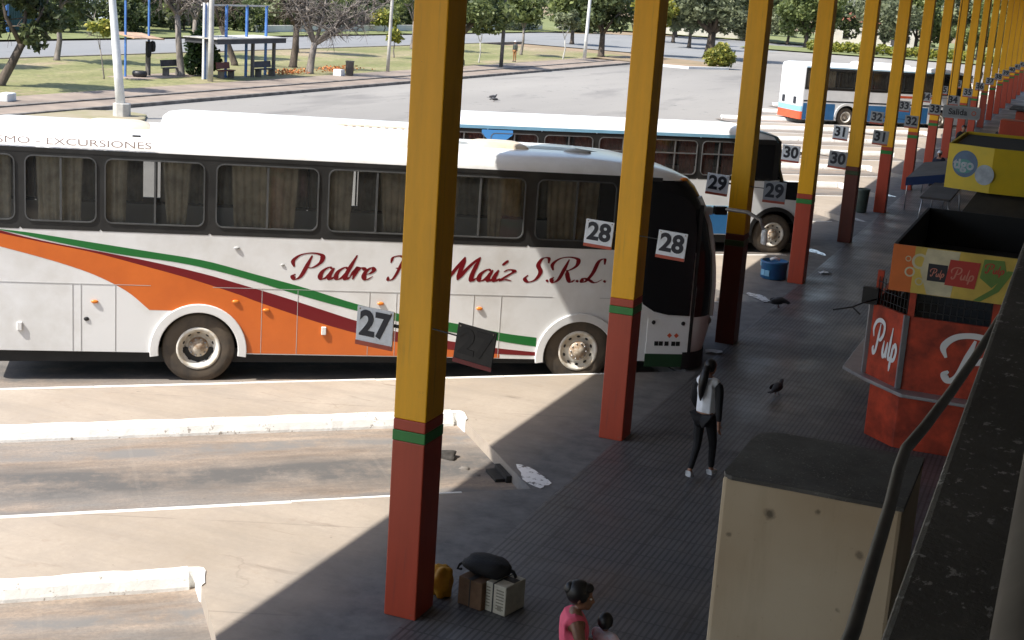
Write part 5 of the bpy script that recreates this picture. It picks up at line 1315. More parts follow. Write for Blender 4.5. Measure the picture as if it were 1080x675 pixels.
    for s in 'LR':
        d = (J['toe'+s]-J['an'+s])
        part('shoe', [('an'+s, None, .047, J['an'+s]+Vector((0, 0, -.012))), ('toe'+s, 'an'+s, (.045, .036), J['toe'+s]+d*.08), ('heel'+s, 'an'+s, (.042, .04), J['an'+s]-d*.22+Vector((0, 0, -.035)))], shoes, vx)
    if hairfn: hairfn(root, HM, J)
    return root
STAND = dict(pelvis=(0, 0, .93), waist=(0, .01, 1.10), chest=(0, .0, 1.27), neck0=(0, -.01, 1.41), neck1=(0, .01, 1.49), head=(0, .03, 1.575),
             shL=(-.17, 0, 1.36), elL=(-.215, -.02, 1.10), wrL=(-.225, .05, .87), shR=(.17, 0, 1.36), elR=(.215, -.02, 1.10), wrR=(.225, .05, .87),
             hipL=(-.09, 0, .88), knL=(-.10, .02, .49), anL=(-.10, -.01, .085), toeL=(-.115, .13, .035), hipR=(.09, 0, .88), knR=(.10, .02, .49), anR=(.10, -.01, .085), toeR=(.115, .13, .035))
def pose(**kw):
    d = dict(STAND); d.update(kw); return d
WHITE_T = mat('white_top', (.80, .83, .87), .8, .1, 6); BLACKC = mat('black_cloth', (.008, .008, .010), .8, .2, 6); WSHOE = mat('white_shoe', (.65, .66, .68), .6, .1)
def ponytail(root, M, J):
    b = MB(); b.ball((0, -.022, .028), (.082, .098, .098), 0, 18, 12); b.ball((0, -.10, .02), (.035, .035, .035), 0, 10, 8)
    b.xf(M); hp = [M @ Vector((0, -.10, .03)), M @ Vector((0, -.145, -.03))]+[Vector(p) for p in ((.0, -.165, 1.42), (-.005, -.165, 1.33), (-.015, -.155, 1.22), (-.02, -.145, 1.14))]
    b.tube(hp, [.04, .055, .062, .052, .036, .008], 12); b.build('hair', HAIR, root)
person('woman walking away in white top with black sleeves, black trousers and long ponytail', (-4.03, 17.60, .006), R(-14),
       pose(hipL=(-.082, 0, .88), hipR=(.082, 0, .88), knL=(-.075, .0, .48), anL=(-.055, -.20, .13), toeL=(-.06, -.09, .035), knR=(.07, .17, .50), anR=(.055, .22, .085), toeR=(.06, .36, .04), elL=(-.225, .04, 1.10), wrL=(-.2, .17, .92), elR=(.22, -.06, 1.10), wrR=(.25, -.07, .86)),
       WHITE_T, BLACKC, WSHOE, SKIN2, 1.0, ponytail, .955, True, sleeve_m=BLACKC, hem=Vector((0, 0, .95)))
PINK = mat('pink_tank_top', (.80, .11, .19), .75, .1, 5); JEAN = mat('dark_jeans', (.03, .04, .07), .85, .2, 8)
def bun(root, M, J):
    b = MB(); b.ball((0, -.030, .036), (.092, .104, .104), 0, 18, 12); b.ball((0, -.10, .055), (.06, .05, .06), 0, 12, 10); b.ball((0, .035, .085), (.066, .055, .04), 0, 12, 8)
    for x in (-.07, .07): b.ball((x, .0, .022), (.016, .05, .05), 0, 8, 6)
    b.xf(M); b.build('hair', HAIR, root)
person('woman in pink sleeveless top carrying a baby, hair tied up', (-3.145, 9.95, .006), R(-62),
       pose(elL=(-.25, .02, 1.12), wrL=(-.10, .24, 1.12), elR=(.24, .06, 1.10), wrR=(.06, .27, 1.05), head=(0, .035, 1.575)), PINK, JEAN, BLKPL, SKIN, 0.0, bun, .97, True, headyaw=R(-10), headpitch=R(-6))
bb = thing('person', 'baby in pale blue and pink clothes held in the woman\'s arms', 'person', (-2.93, 10.06, 1.085), R(-20))
hs, HM = head_solid(Vector((0, .0, .235)), .72, R(30), 0)
V_ = [Vector(v) for v in ((0, 0, 0), (0, .0, .08), (0, 0, .15), (-.08, .0, .135), (-.12, .04, .07), (-.10, .11, .06), (.08, 0, .135), (.12, .04, .07), (.1, .11, .06), (-.05, .03, -.03), (-.09, .10, -.1), (-.08, .12, -.18), (.05, .03, -.03), (.09, .1, -.1), (.08, .12, -.18))]
E_ = [(0, 1), (1, 2), (2, 3), (3, 4), (4, 5), (2, 6), (6, 7), (7, 8), (0, 9), (9, 10), (10, 11), (0, 12), (12, 13), (13, 14)]
Rr = [.075, .075, .055, .03, .026, .018, .03, .026, .018, .045, .036, .024, .045, .036, .024]
skin_mesh(V_, E_, Rr, 0, .009, hs).build('body', SKIN, bb)
BABY = mat('pale_baby_clothes', (.62, .70, .84), .85, .2, 14, col2=(.72, .48, .56))
skin_mesh(V_[:5]+[V_[6], V_[7]], [(0, 1), (1, 2), (2, 3), (3, 4), (2, 5), (5, 6)], [.088, .088, .066, .044, .036, .044, .036], 0, .009).build('shirt', BABY, bb)
b = MB(); b.ball((0, -.018, .030), (.086, .102, .098), 0, 14, 10); b.xf(HM); b.build('hair', HAIR, bb); eyes(bb, HM)
# people further away
SIT = pose(pelvis=(0, 0, .50), waist=(0, .02, .67), chest=(0, .06, .84), neck0=(0, .08, .98), neck1=(0, .10, 1.06), head=(0, .12, 1.145), shL=(-.17, .06, .93), elL=(-.22, .10, .68), wrL=(-.12, .32, .60), shR=(.17, .06, .93), elR=(.22, .1, .68), wrR=(.12, .32, .60),
           hipL=(-.09, .02, .48), knL=(-.12, .42, .50), anL=(-.12, .40, .085), toeL=(-.13, .54, .035), hipR=(.09, .02, .48), knR=(.12, .42, .50), anR=(.12, .40, .085), toeR=(.13, .54, .035))
def short(root, M, J):
    b = MB(); b.ball((0, -.02, .034), (.079, .094, .092), 0, 14, 10); b.xf(M); b.build('hair', HAIR, root)
def cap(root, M, J):
    b = MB(); b.ball((0, -.01, .045), (.082, .098, .08), 0, 14, 10); b.box((0, .11, .05), (.12, .09, .012)); b.xf(M); b.build('cap', SIGNW, root)
NAVYC = mat('navy_shirt', (.012, .018, .04), .85, .2); GREYC = mat('grey_trousers', (.2, .22, .24), .85, .2); TANC = mat('tan_trousers', (.33, .16, .06), .85, .2); GRC = mat('grey_jacket', (.05, .06, .055), .85, .2)
person('seated man in navy shirt and pale grey trousers by the columns', (-4.75, 54.2, .006), R(170), SIT, NAVYC, GREYC, BLKPL, SKIN2, .3, cap, 1.02, False)
sl = thing('stool', 'low stool under the seated man in navy', 'stool', (-4.75, 54.28, .006)); b = MB(); b.box((0, 0, .40), (.36, .36, .05)); b.build('seat', WOODB, sl)
for sx in (-.14, .14):
    for sy in (-.14, .14):
        b = MB(); b.tube([(sx, sy, .38), (sx*1.15, sy*1.15, 0)], .015, 6); b.build('leg', WOODB, sl)
person('person in grey jacket and tan trousers standing on the lawn', (-43.9, 110.2, -.07), R(160), pose(), GRC, TANC, BLKPL, SKIN2, 1.0, cap, 1.0, False)
person('dark clothed person standing on the walkway beyond the Salida sign', (-4.55, 60.5, .006), R(200), pose(), BLACKC, BLACKC, BLKPL, SKIN2, 1.0, short, 1.07, False)
person('person in black waiting far along the walkway near the red kiosk', (-3.3, 66, .006), R(120), pose(), BLACKC, GREYC, BLKPL, SKIN2, .3, short, 1.0, False)
person('seated person in black far along the walkway', (-3.6, 70, .006), R(150), SIT, BLACKC, GREYC, BLKPL, SKIN2, .3, short, 1.0, False)
b = MB(); b.box((0, 0, .22), (1.4, .4, .05)); 
wb = thing('bench', 'walkway bench under the far seated person', 'bench', (-3.6, 70.05, .006)); b = MB(); b.box((0, 0, .41), (1.4, .4, .05)); b.build('seat', WOODB, wb)
for sx in (-.55, .55): b = MB(); b.box((sx, 0, .195), (.06, .36, .38)); b.build('leg', WOODB, wb)
# ------------------------------------------------------------------ park, street and what stands beyond
RT = Vector((.933, .360, 0))     # to the right across the park
def leaves(b, clumps, n, size, seed, mi=0):
    q = random.Random(seed); tot = sum(c[3]**2 if len(c) == 4 else c[3]*c[4] for c in clumps)
    for c in clumps:
        cx, cy, cz, r = c[:4]; rz = c[4] if len(c) > 4 else r
        m = int(n*(r*rz)/tot)
        for _ in range(m):
            while True:
                v = Vector((q.uniform(-1, 1), q.uniform(-1, 1), q.uniform(-1, 1)))
                if .25 < v.length < 1: break
            v = v.normalized()*(v.length**.6)*q.uniform(.75, 1.08)
            p = Vector((cx+v.x*r, cy+v.y*r, cz+v.z*rz)); s = size*q.uniform(.6, 1.4)
            a = Vector((q.gauss(0, 1), q.gauss(0, 1), q.gauss(0, .7))).normalized(); w = a.cross(Vector((q.gauss(0, 1), q.gauss(0, 1), q.gauss(0, 1)))).normalized()
            u = a*s; w = w*s*.55
            b.add([p-u, p+w*1.0, p+u, p-w*1.0], [(0, 1, 2, 3)], mi)
def limbs(b, base, tips, r0, seed, fork, mi=0, twig=0):
    q = random.Random(seed); base = Vector(base); fork = Vector(fork)
    mid = base.lerp(fork, .5)+Vector((q.uniform(-.12, .12), q.uniform(-.12, .12), 0))
    b.tube([base+Vector((0, 0, -.1)), base+Vector((0, 0, .15)), mid, fork], [r0*1.5, r0*1.1, r0*.92, r0*.8], 9, mi)
    for t in tips:
        t = Vector(t); m1 = fork.lerp(t, .45)+Vector((q.uniform(-.3, .3), q.uniform(-.3, .3), q.uniform(0, .35)))
        b.tube([fork-Vector((0, 0, .1)), m1, t], [r0*.62, r0*.38, r0*.10], 7, mi)
        for _ in range(twig):
            s = q.uniform(.25, 1); p = (fork.lerp(m1, s*2) if s < .5 else m1.lerp(t, (s-.5)*2))
            d = Vector((q.gauss(0, 1), q.gauss(0, 1), q.gauss(.25, .8))).normalized()*q.uniform(.5, 1.5)
            e1 = p+d*.55+Vector((q.uniform(-.1, .1), q.uniform(-.1, .1), q.uniform(-.1, .1))); b.tube([p, e1, p+d], [r0*.12+.012, .02, .008], 4, mi)
            for _k in range(3):
                d2 = (d.normalized()+Vector((q.gauss(0, .7), q.gauss(0, .7), q.gauss(0, .6)))).normalized()*q.uniform(.3, .8); b.tube([e1, e1+d2], [.015, .006], 3, mi, cap=False)
def tree(label, base, fork, tips, r0, clumps, lm, n, size, seed, bark=BARK, name='tree', twig=0, group=None, z0=-.07):
    bz = (base[0], base[1], z0); t = thing(name, label, 'tree' if 'bush' not in name and 'shrub' not in name else 'bush', bz, 0, group)
    def w(p): return RT*p[0]+Vector((-.36, .933, 0))*p[1]+Vector((0, 0, p[2]))
    b = MB(); limbs(b, (0, 0, 0), [w(x) for x in tips], r0, seed, w(fork), 0, twig); b.build('trunk', bark, t)
    if clumps:
        b = MB(); leaves(b, [tuple(w(c[:3]))+tuple(c[3:]) for c in clumps], n, size, seed+1); b.build('crown', lm, t)
    return t
def crown(seed, c, R_, n, rmin=.45, flat=.75):
    q = random.Random(seed); out = []
    for i in range(n):
        a = q.uniform(0, 6.28); e = q.uniform(-.8, 1); d = q.uniform(.35, 1)*R_
        r = R_*q.uniform(rmin*.7, rmin*1.25)
        out.append((c[0]+d*math.cos(a)*(1-abs(e)*.3), c[1]+d*math.sin(a)*(1-abs(e)*.3), c[2]+e*R_*flat*.8, r, r*.8))
    return out
GP = 'trees about the park'
tree('dark leafy tree with leaning trunk at the left edge of the park', (-47.2, 54.0), (1.0, 0, 2.0), [(2.2, .4, 4.2), (.2, -.5, 4.6), (1.3, .8, 5.0), (-.8, .4, 4.0)], .22, crown(11, (.7, 0, 4.7), 2.3, 13)+[(-.4, 0, 2.9, .8), (1.6, 0, 2.4, .7), (2.4, .3, 3.2, .7)], LEAF_D, 5200, .17, 11, twig=3)
tree('thin young tree with sparse yellow green leaves near the left shelter', (-47.5, 62.0), (-.2, 0, 1.6), [(-.4, 0, 2.8), (.1, 0, 2.7)], .035, crown(12, (-.2, 0, 2.5), .75, 5), LEAF_Y, 420, .12, 12, BARKG, 'young_tree', 2)
tree('straight grey trunk of the bare tree beside the small shelter', (-46.9, 68.0), (-.25, 0, 3.4), [(-2.2, .3, 5.0), (-.4, .6, 6.0), (1.6, -.3, 5.1), (-1.2, -.8, 4.6), (.8, .7, 4.4)], .19, [], None, 0, 0, 13, BARKG, 'bare_tree', 46)
b_ = tree('dense dark green bush between the two shelters', (-46.5, 69.4), (0, 0, .7), [(-.3, 0, 1.6), (.3, .1, 1.8)], .06, [(-.1, 0, 1.7, .85, .8), (.25, .2, 1.0, .8, .8), (-.4, -.1, .7, .65, .7), (.1, 0, 2.25, .55, .5), (-.2, .3, 1.2, .75)], LEAF_B, 2600, .15, 14, BARK, 'bush')
tree('dark trunk of the bare tree behind the long shelter', (-48.0, 82.0), (.15, 0, 2.6), [(-1.8, .3, 5.2), (.5, .6, 5.8), (2.2, -.3, 5.0), (-1.0, -.8, 4.8), (1.2, .7, 5.3)], .24, [], None, 0, 0, 15, BARK, 'bare_tree', 43)
tree('spreading bare tree forking low beside the litter bin', (-44.6, 78.2), (.25, 0, 1.9), [(-1.6, .3, 4.9), (.8, .6, 5.0), (2.6, -.3, 4.3), (4.6, .2, 4.6), (-.4, .7, 5.3), (3.6, .5, 3.4)], .23, [], None, 0, 0, 16, BARKG, 'bare_tree', 54)
tree('second leaning trunk of bare branches right of the blue posts', (-50.5, 79.0), (-.9, 0, 2.4), [(-2.2, .3, 4.4), (-1.5, .6, 5.2), (.3, -.3, 4.6)], .2, [], None, 0, 0, 17, BARK, 'bare_tree', 32)
tree('small round young tree on the lawn, left of its twin', (-50.5, 101.5), (0, 0, 1.0), [(.2, 0, 1.9), (-.2, 0, 1.9)], .05, [(0, 0, 1.75, .55), (.3, .1, 1.5, .4), (-.3, 0, 1.6, .42)], LEAF_Y, 520, .13, 18, BARKG, 'young_tree')
tree('small round young tree on the lawn near the pale pole', (-51.5, 112.0), (0, 0, 1.1), [(.2, 0, 2.0), (-.2, 0, 2.1)], .05, [(0, 0, 1.9, .6), (.3, .1, 1.7, .42), (-.3, 0, 1.6, .45)], LEAF_Y, 520, .13, 19, BARKG, 'young_tree')
tree('yellow green shrub beyond the street, left of the nearest column', (-74.0, 146.0), (0, 0, .8), [(.4, 0, 1.9), (-.4, 0, 1.9)], .06, [(0, 0, 1.6, 1.2, 1.0), (.9, 0, 1.3, .8), (-.9, 0, 1.4, .8)], LEAF_Y, 900, .2, 20, BARK, 'shrub')
tree('leafy tree partly hidden behind the nearest column', (-44.2, 100.0), (.0, 0, 2.3), [(1.6, 0, 3.8), (-1.2, 0, 4.2), (.4, .8, 4.8), (2.4, .4, 4.4)], .28, crown(21, (1.0, 0, 4.6), 2.2, 11)+[(2.4, 0, 3.3, .9), (1.2, .2, 3.0, .7), (3.2, 0, 4.0, .9)], LEAF_M, 3600, .2, 21, twig=2)
tree('slim tree with open mid green crown on the far lawn', (-48.0, 122.0), (.1, 0, 2.4), [(1.0, 0, 4.0), (-.9, 0, 4.0), (.2, .5, 4.8)], .12, crown(22, (.1, 0, 4.1), 1.6, 9), LEAF_M, 2200, .2, 22, BARKG, twig=2)
tree('staked young tree with light green leaves, left of the white pole', (-43.6, 121.0), (0, 0, 1.9), [(.5, 0, 3.2), (-.5, 0, 3.3)], .06, crown(23, (0, 0, 3.4), 1.1, 7), LEAF_G, 1500, .17, 23, POLEC, 'young_tree', 2)
tree('staked young tree with pale stem behind the person on the lawn', (-44.6, 104.5), (0, 0, 1.7), [(.5, 0, 3.0), (-.5, 0, 3.1)], .05, crown(24, (0, 0, 3.0), .9, 6), LEAF_G, 1000, .16, 24, POLEC, 'young_tree', 2)
tree('large dark tree right behind the white pole', (-43.6, 131.5), (0, 0, 2.2), [(1.6, 0, 4.4), (-1.5, 0, 4.6), (.2, 1, 5.6)], .3, crown(25, (.2, 0, 4.9), 2.9, 13)+[(-1.4, 0, 3.0, .9), (1.5, 0, 3.1, .9)], LEAF_D, 4200, .24, 25, twig=2)
tree('yellow green tree crown left of the second column', (-45.0, 146.0), (0, 0, 2.2), [(1.4, 0, 4.0), (-1.2, 0, 4.2)], .16, crown(26, (1.2, 0, 4.6), 2.4, 10), LEAF_Y, 2500, .24, 26)
tree('big grey green tree with thick dark trunk on the earth island', (-37.9, 150.0), (.2, 0, 2.6), [(3.0, 0, 5.0), (-3.2, 0, 5.0), (.5, 2, 6.0), (1.5, -1, 6.4), (-1.6, 1, 6.2)], .5, crown(27, (.3, 0, 5.7), 4.6, 20, .36)+[(-3.6, 0, 3.6, 1.1), (3.4, 0, 3.4, 1.1), (1.4, 0, 3.3, .9)], LEAF_G, 7000, .26, 27, twig=3)
tree('round yellow green bush at the tip of the earth island', (-31.9, 130.8), (0, 0, .5), [(.5, 0, 1.2), (-.5, 0, 1.2)], .08, [(0, 0, 1.0, 1.15, 1.0), (.6, .2, .8, .85), (-.7, 0, .75, .85), (.1, 0, 1.6, .7)], LEAF_Y, 2600, .17, 28, BARK, 'bush', z0=-.04)
tree('olive green tree beside the far street hedge', (-39.5, 213.0), (0, 0, 2.4), [(2.4, 0, 5.0), (-2.4, 0, 5.2), (0, 1, 6.4)], .32, crown(29, (.2, 0, 5.6), 4.6, 16, .4)+[(-2.8, 0, 2.9, 1.5), (2.8, 0, 3.0, 1.4), (0, 0, 2.6, 1.2)], LEAF_M, 6000, .32, 29)
fp = [(-33, 232, LEAF_D, 5.4), (-25.5, 226, LEAF_M, 4.6), (-19.5, 236, LEAF_G, 5.2), (-13, 229, LEAF_M, 4.4), (-6.5, 238, LEAF_D, 5.6), (0, 230, LEAF_G, 4.6), (-50, 226, LEAF_D, 5.8), (-60, 216, LEAF_M, 5.2)]
ft = ['dark far tree behind the parked cars', 'mid green far tree beside the pale house', 'grey green far tree above the third bus', 'mid green far tree behind the bay 33 sign', 'dark far tree near the end of the platform', 'grey green far tree at the end of the platform', 'dark far tree beyond the olive green one', 'mid green far tree where the street turns']
for i, (x, y, lm, r) in enumerate(fp):
    tree(ft[i], (x, y), (0, 0, 2.2), [(r*.5, 0, 5), (-r*.5, 0, 5.2), (0, 1, 6.5)], .3, crown(40+i, (0, 0, 5.6+r*.15), r, 15, .42)+[(-r*.6, 0, 2.8, r*.3), (r*.6, 0, 3, r*.3)], lm, 4200, .38, 60+i)
# trees and shrubs behind the street
row = [(-83, 84, LEAF_D, 3.6), (-81, 92, LEAF_D, 3.2), (-84, 101, LEAF_G, 3.8), (-80, 109, LEAF_M, 2.6), (-83, 117, LEAF_G, 3.6), (-85, 126, LEAF_D, 3.8), (-80, 135, LEAF_G, 3.2), (-84, 146, LEAF_M, 4.0), (-81, 157, LEAF_D, 3.8), (-79, 168, LEAF_G, 3.8), (-80, 180, LEAF_M, 4.2), (-77, 193, LEAF_D, 4.4), (-72, 206, LEAF_G, 4.6)]
side = ['dark', 'dark', 'grey green', 'mid green', 'grey green', 'dark', 'grey green', 'mid green', 'dark', 'grey green', 'mid green', 'dark', 'grey green']
where = ['behind the left edge tree', 'left of the blue gate', 'right of the blue gate', 'behind the white lamp pole', 'behind the small shelter', 'behind the dense bush', 'behind the long shelter', 'behind the bare tree trunks', 'behind the round young trees', 'behind the pale pole', 'behind the nearest column', 'behind the staked young trees', 'behind the dark tree and the white pole']
for i, (x, y, lm, r) in enumerate(row):
    tree(f'low {side[i]} tree across the street, {where[i]}', (x, y), (0, 0, 1.2), [(r*.5, 0, 3), (-r*.5, 0, 3.2), (0, 1, 4.5)], .2, crown(80+i, (0, 0, 3.0), r, 12, .44)+[(-r*.5, 0, 1.2, r*.34), (r*.5, 0, 1.1, r*.34), (0, -.5, 1.0, r*.3)], lm, 3000, .27, 100+i, z0=-.09)
more = [(-77.5, 80, LEAF_D, 2.0), (-78, 96.5, LEAF_M, 1.7), (-77.6, 104, LEAF_D, 2.1), (-78, 113.5, LEAF_G, 1.8), (-77, 122, LEAF_D, 2.1), (-78.5, 130, LEAF_M, 2.0), (-78, 140.5, LEAF_D, 2.2), (-77.5, 151, LEAF_G, 2.0), (-77, 162, LEAF_M, 2.2), (-76, 174, LEAF_D, 2.2), (-75, 186, LEAF_G, 2.4)]
mk = ['dark', 'mid green', 'dark', 'grey green', 'dark', 'mid green', 'dark', 'grey green', 'mid green', 'dark', 'grey green']
mw = ['left of the gate, at the left edge', 'just right of the blue gate', 'behind the lamp pole', 'behind the rusty shelter roof', 'behind the dense bush', 'behind the blue posts', 'behind the long shelter roof', 'behind the forked bare tree', 'behind the twin young trees', 'behind the pale pole', 'behind the nearest column']
for i, (x, y, lm, r) in enumerate(more):
    tree(f'{mk[i]} roadside shrub across the street, {mw[i]}', (x, y), (0, 0, .7), [(r*.4, 0, 1.6), (-r*.4, 0, 1.7), (0, .5, 2.2)], .1, crown(140+i, (0, 0, 1.55), r, 9, .5, .6)+[(-r*.6, 0, .7, r*.4), (r*.6, 0, .7, r*.4)], lm, 1700, .2, 180+i, name='shrub', z0=-.08)
mid = [(-56, 158, LEAF_M, 3.0), (-47, 176, LEAF_G, 3.6), (-53, 190, LEAF_D, 3.8), (-29, 218, LEAF_G, 4.4), (-16, 219, LEAF_M, 3.8), (-8, 221, LEAF_G, 4.0), (-44, 222, LEAF_G, 5.0)]
mt = ['mid green tree in the bend of the street behind the staked trees', 'grey green tree beyond the street bend, left of the second column', 'dark tree beyond the street bend', 'grey green tree behind the first far hedge', 'mid green tree behind the second far hedge', 'grey green tree right of the second far hedge', 'grey green tall tree beyond the earth island']
for i, (x, y, lm, r) in enumerate(mid):
    tree(mt[i], (x, y), (0, 0, 2.0), [(r*.5, 0, 4.4), (-r*.5, 0, 4.6), (0, 1, 5.6)], .22, crown(160+i, (0, 0, 5.0), r, 14, .42)+[(-r*.55, 0, 2.8, r*.32), (r*.55, 0, 2.9, r*.32), (0, 0, 2.6, r*.3)], lm, 3600, .3, 210+i)
hd = thing('hedge', 'tall dark unclipped hedge running behind the houses side of the street', 'hedge', (-86, 66, -.08)); b = MB(); q = random.Random(12)
leaves(b, [(q.uniform(-1.2, 1.2), i*2.2, q.uniform(1.1, 1.9), q.uniform(1.4, 2.2), q.uniform(1.2, 1.9)) for i in range(66)], 9000, .34, 15); b.build('foliage', LEAF_D, hd)
b = MB(); q = random.Random(13)
leaves(b, [(-100+i*4.4+q.uniform(-1, 1), 268+q.uniform(-5, 5), q.uniform(3, 6.5), q.uniform(3, 5), q.uniform(3, 5)) for i in range(36)]+[(-104+q.uniform(-3, 3), 60+i*5.2, q.uniform(2.5, 5.5), q.uniform(3, 4.5), q.uniform(2.6, 4.4)) for i in range(40)], 15000, .62, 16)
fw_ = struct(b.build('far_wood', LEAF_G), 'stuff'); fw_['label'] = 'far off grey green wood closing the view behind the street'
hd = thing('hedge', 'clipped yellow green hedge along the far street', 'hedge', (-36, 200, -.05)); b = MB()
leaves(b, [(i*1.5, i*.35, .7+.12*math.sin(i*2.3), 1.05, .75) for i in range(14)], 4200, .22, 5); b.build('foliage', LEAF_Y, hd)
hd = thing('hedge', 'second yellow green hedge right of the first, behind the third bus', 'hedge', (-13.5, 204, -.05)); b = MB()
leaves(b, [(i*1.5, i*.1, .65+.1*math.sin(i*1.7), 1.0, .7) for i in range(10)], 2800, .22, 6); b.build('foliage', LEAF_Y, hd)
tt = [(-57.0, 84.0, LEAF_M, 2.4, 'leafy tree at the back of the lawn behind the long shelter'), (-56.5, 97.0, LEAF_G, 2.4, 'grey green tree at the back of the lawn behind the forked bare tree'), (-57.0, 70.0, LEAF_D, 2.3, 'dark tree at the back of the lawn behind the rusty shelter'), (-56.0, 116.0, LEAF_M, 2.5, 'leafy tree at the back of the lawn behind the twin young trees'), (-57.2, 60.0, LEAF_G, 2.2, 'grey green tree at the back of the lawn near the left edge')]
for i, (x, y, lm, r, lb) in enumerate(tt):
    tree(lb, (x, y), (.1, 0, 2.4), [(r*.5, 0, 4.2), (-r*.5, 0, 4.4), (0, .8, 5.2)], .17, crown(300+i, (0, 0, 4.9), r, 12, .44)+[(-r*.6, 0, 3.2, r*.3), (r*.6, 0, 3.1, r*.3)], lm, 2400, .19, 320+i, BARKG, twig=4)
# flowers
q = random.Random(4)
b = MB()
for _ in range(900):
    y = q.choice((q.gauss(76.5, 1.0), q.gauss(82.5, 1.2))); x = -45.1+q.gauss(0, .35); s = q.uniform(.03, .08); z = -.06+q.uniform(.02, .28)
    a = Vector((q.gauss(0, 1), q.gauss(0, 1), q.gauss(0, 1))).normalized()*s; w = a.cross(Vector((.3, .2, .9))).normalized()*s
    b.add([(x-a.x, y-a.y, z-a.z), (x+w.x, y+w.y, z+w.z), (x+a.x, y+a.y, z+a.z), (x-w.x, y-w.y, z-w.z)], [(0, 1, 2, 3)])
o = b.build('flowers', mat('orange_flowers', (.55, .12, .03), .7, .3, 4, col2=(.35, .2, .05))); struct(o, 'stuff'); o['label'] = 'orange flowers at the foot of the bare trees'
# poles
def pole(label, x, y, h, r0, r1, m, lean=0, z0=-.07, name='pole', base=None):
    t = thing(name, label, 'pole', (x, y, z0)); b = MB(); b.tube([tuple(RT*(-lean*k_)+Vector((0, 0, h*k_-.05))) for k_ in (0, .25, .5, .75, 1)], [r0+(r1-r0)*k_ for k_ in (0, .25, .5, .75, 1)], 14); b.build('shaft', m, t)
    if base: b = MB(); b.prism([(.36*math.cos(R(a)), .36*math.sin(R(a))) for a in range(0, 360, 45)], 'z', -.1, base); b.build('footing', POLEC, t, bevel=.03)
    return t
lp = pole('white tapered lamp pole with concrete footing on the traffic island', -36.2, 48.4, 9.0, .20, .085, POLEW, .75, ZR, 'lamp_pole', .62)
b = MB(); b.tube([(-.7, -.27, 8.9), (.2, .1, 9.3), (1.4, .6, 9.4)], .04, 8); b.build('lamp_arm', POLEW, lp); b = MB(); b.ball((1.7, .7, 9.36), (.42, .17, .1)); b.build('lamp_head', POLEC, lp)
pole('grey concrete pole in front of the long shelter', -44.0, 66.5, 9.0, .15, .11, POLEC, 0)
pole('pale weathered pole on the lawn beside the young trees', -43.2, 86.0, 8.0, .12, .09, POLEC, -.15)
pole('tall thin white pole at the edge of the far lawn', -43.0, 125.0, 10.0, .17, .10, POLEW, -.2)
pole('dark wooden pole beside the person on the lawn', -41.7, 102.0, 8.0, .15, .12, POLED, -.1)
# shelters
def bench(label, x, y, rz, m, L=1.5):
    t = thing('bench', label, 'bench', (x, y, -.06), rz)
    b = MB(); b.box((0, 0, .43), (.42, L, .05)); b.build('seat', m, t, bevel=.01); b = MB(); b.box((-.22, 0, .68), (.05, L, .36), M=Matrix.Rotation(R(-8), 3, 'Y')); b.build('backrest', m, t, bevel=.01)
    for s in (-1, 1):
        b = MB(); b.box((0, s*L*.38, .21), (.4, .07, .42)); b.build('leg', POLED, t)
s1 = thing('bus_shelter', 'small shelter with rusty sheet roof and blue posts', 'shelter', (-47.8, 65.2, -.07))
for y, h in ((-1.0, 4.0), (1.05, 4.1)):
    b = MB(); b.box((0, y, h/2), (.09, .09, h)); b.build('post', BLUEP, s1)
b = MB(); b.box((0, 1.0, .9), (.2, .2, 1.9)); b.build('pier', POLED, s1)
b = MB(); b.add([(-.8, -1.2, 2.35), (.7, -1.2, 2.12), (.7, 1.5, 2.02), (-.8, 1.5, 2.25), (-.8, -1.2, 2.29), (.7, -1.2, 2.06), (.7, 1.5, 1.96), (-.8, 1.5, 2.19)], [(0, 1, 2, 3), (7, 6, 5, 4), (0, 4, 5, 1), (1, 5, 6, 2), (2, 6, 7, 3), (3, 7, 4, 0)]); b.build('roof', ROOFO, s1)
for yy, zz, lb in ((.35, 1.45, 'black bag hanging under the rusty roof, left one'), (.72, 1.62, 'black bag hanging against the shelter pier')):
    bag_ = thing('hanging_bag', lb, 'bag', (-47.3, 65.2+yy, -.07)); lump('body', BAGB, bag_, (0, 0, zz), (.14, .16, .42 if yy < .5 else .3), 9); b = MB(); b.tube([(0, 0, zz+.3), (0, 0, 2.0)], .012, 5); b.build('strap', BAGB, bag_)
bench('dark bench beside the small shelter', -47.2, 67.6, 0, WOODB, 1.6)
pb_ = thing('planter', 'round dark tyre planter at the left foot of the small shelter', 'planter', (-47.4, 64.9, -.06)); b = MB(); b.lathe([(.30, 0), (.38, .08), (.40, .2), (.36, .32), (.26, .34), (.24, .2), (0, .2)], (0, 0, 0), 'z', 20); b.build('body', BLKPL, pb_)
pv = MB(); pv.span((-48.4, 63.4, -.2), (-46.4, 69.5, -.045)); struct(pv.build('pavement', PAVE, bevel=.03))
s2 = thing('bus_shelter', 'long shelter with flat dark roof, blue posts and top rail', 'shelter', (-45.0, 70.8, -.07))
for i, y in enumerate((-3.1, -1.0, 1.1, 3.2)):
    b = MB(); b.box((-.2, y, 2.0), (.12, .12, 4.0)); b.build('post', BLUEP, s2)
for y in (-3.35, -3.0): b = MB(); b.box((-.1, y, 2.05), (.1, .1, 4.1)); b.build('post', POLEW, s2)
b = MB(); b.box((-.2, 0, 3.98), (.07, 6.9, .09)); b.build('top_rail', POLEC, s2)
b = MB(); b.box((-.3, .3, 2.22), (2.2, 7.4, .05)); b.build('roof', POLEC, s2); b = MB(); b.box((-.3, .3, 2.06), (2.1, 7.2, .26)); b.build('roof_beam', ROOFG, s2)
for y in (1.0, 3.3): b = MB(); b.box((.3, y, .95), (.16, .16, 1.95)); b.build('pier', POLED, s2)
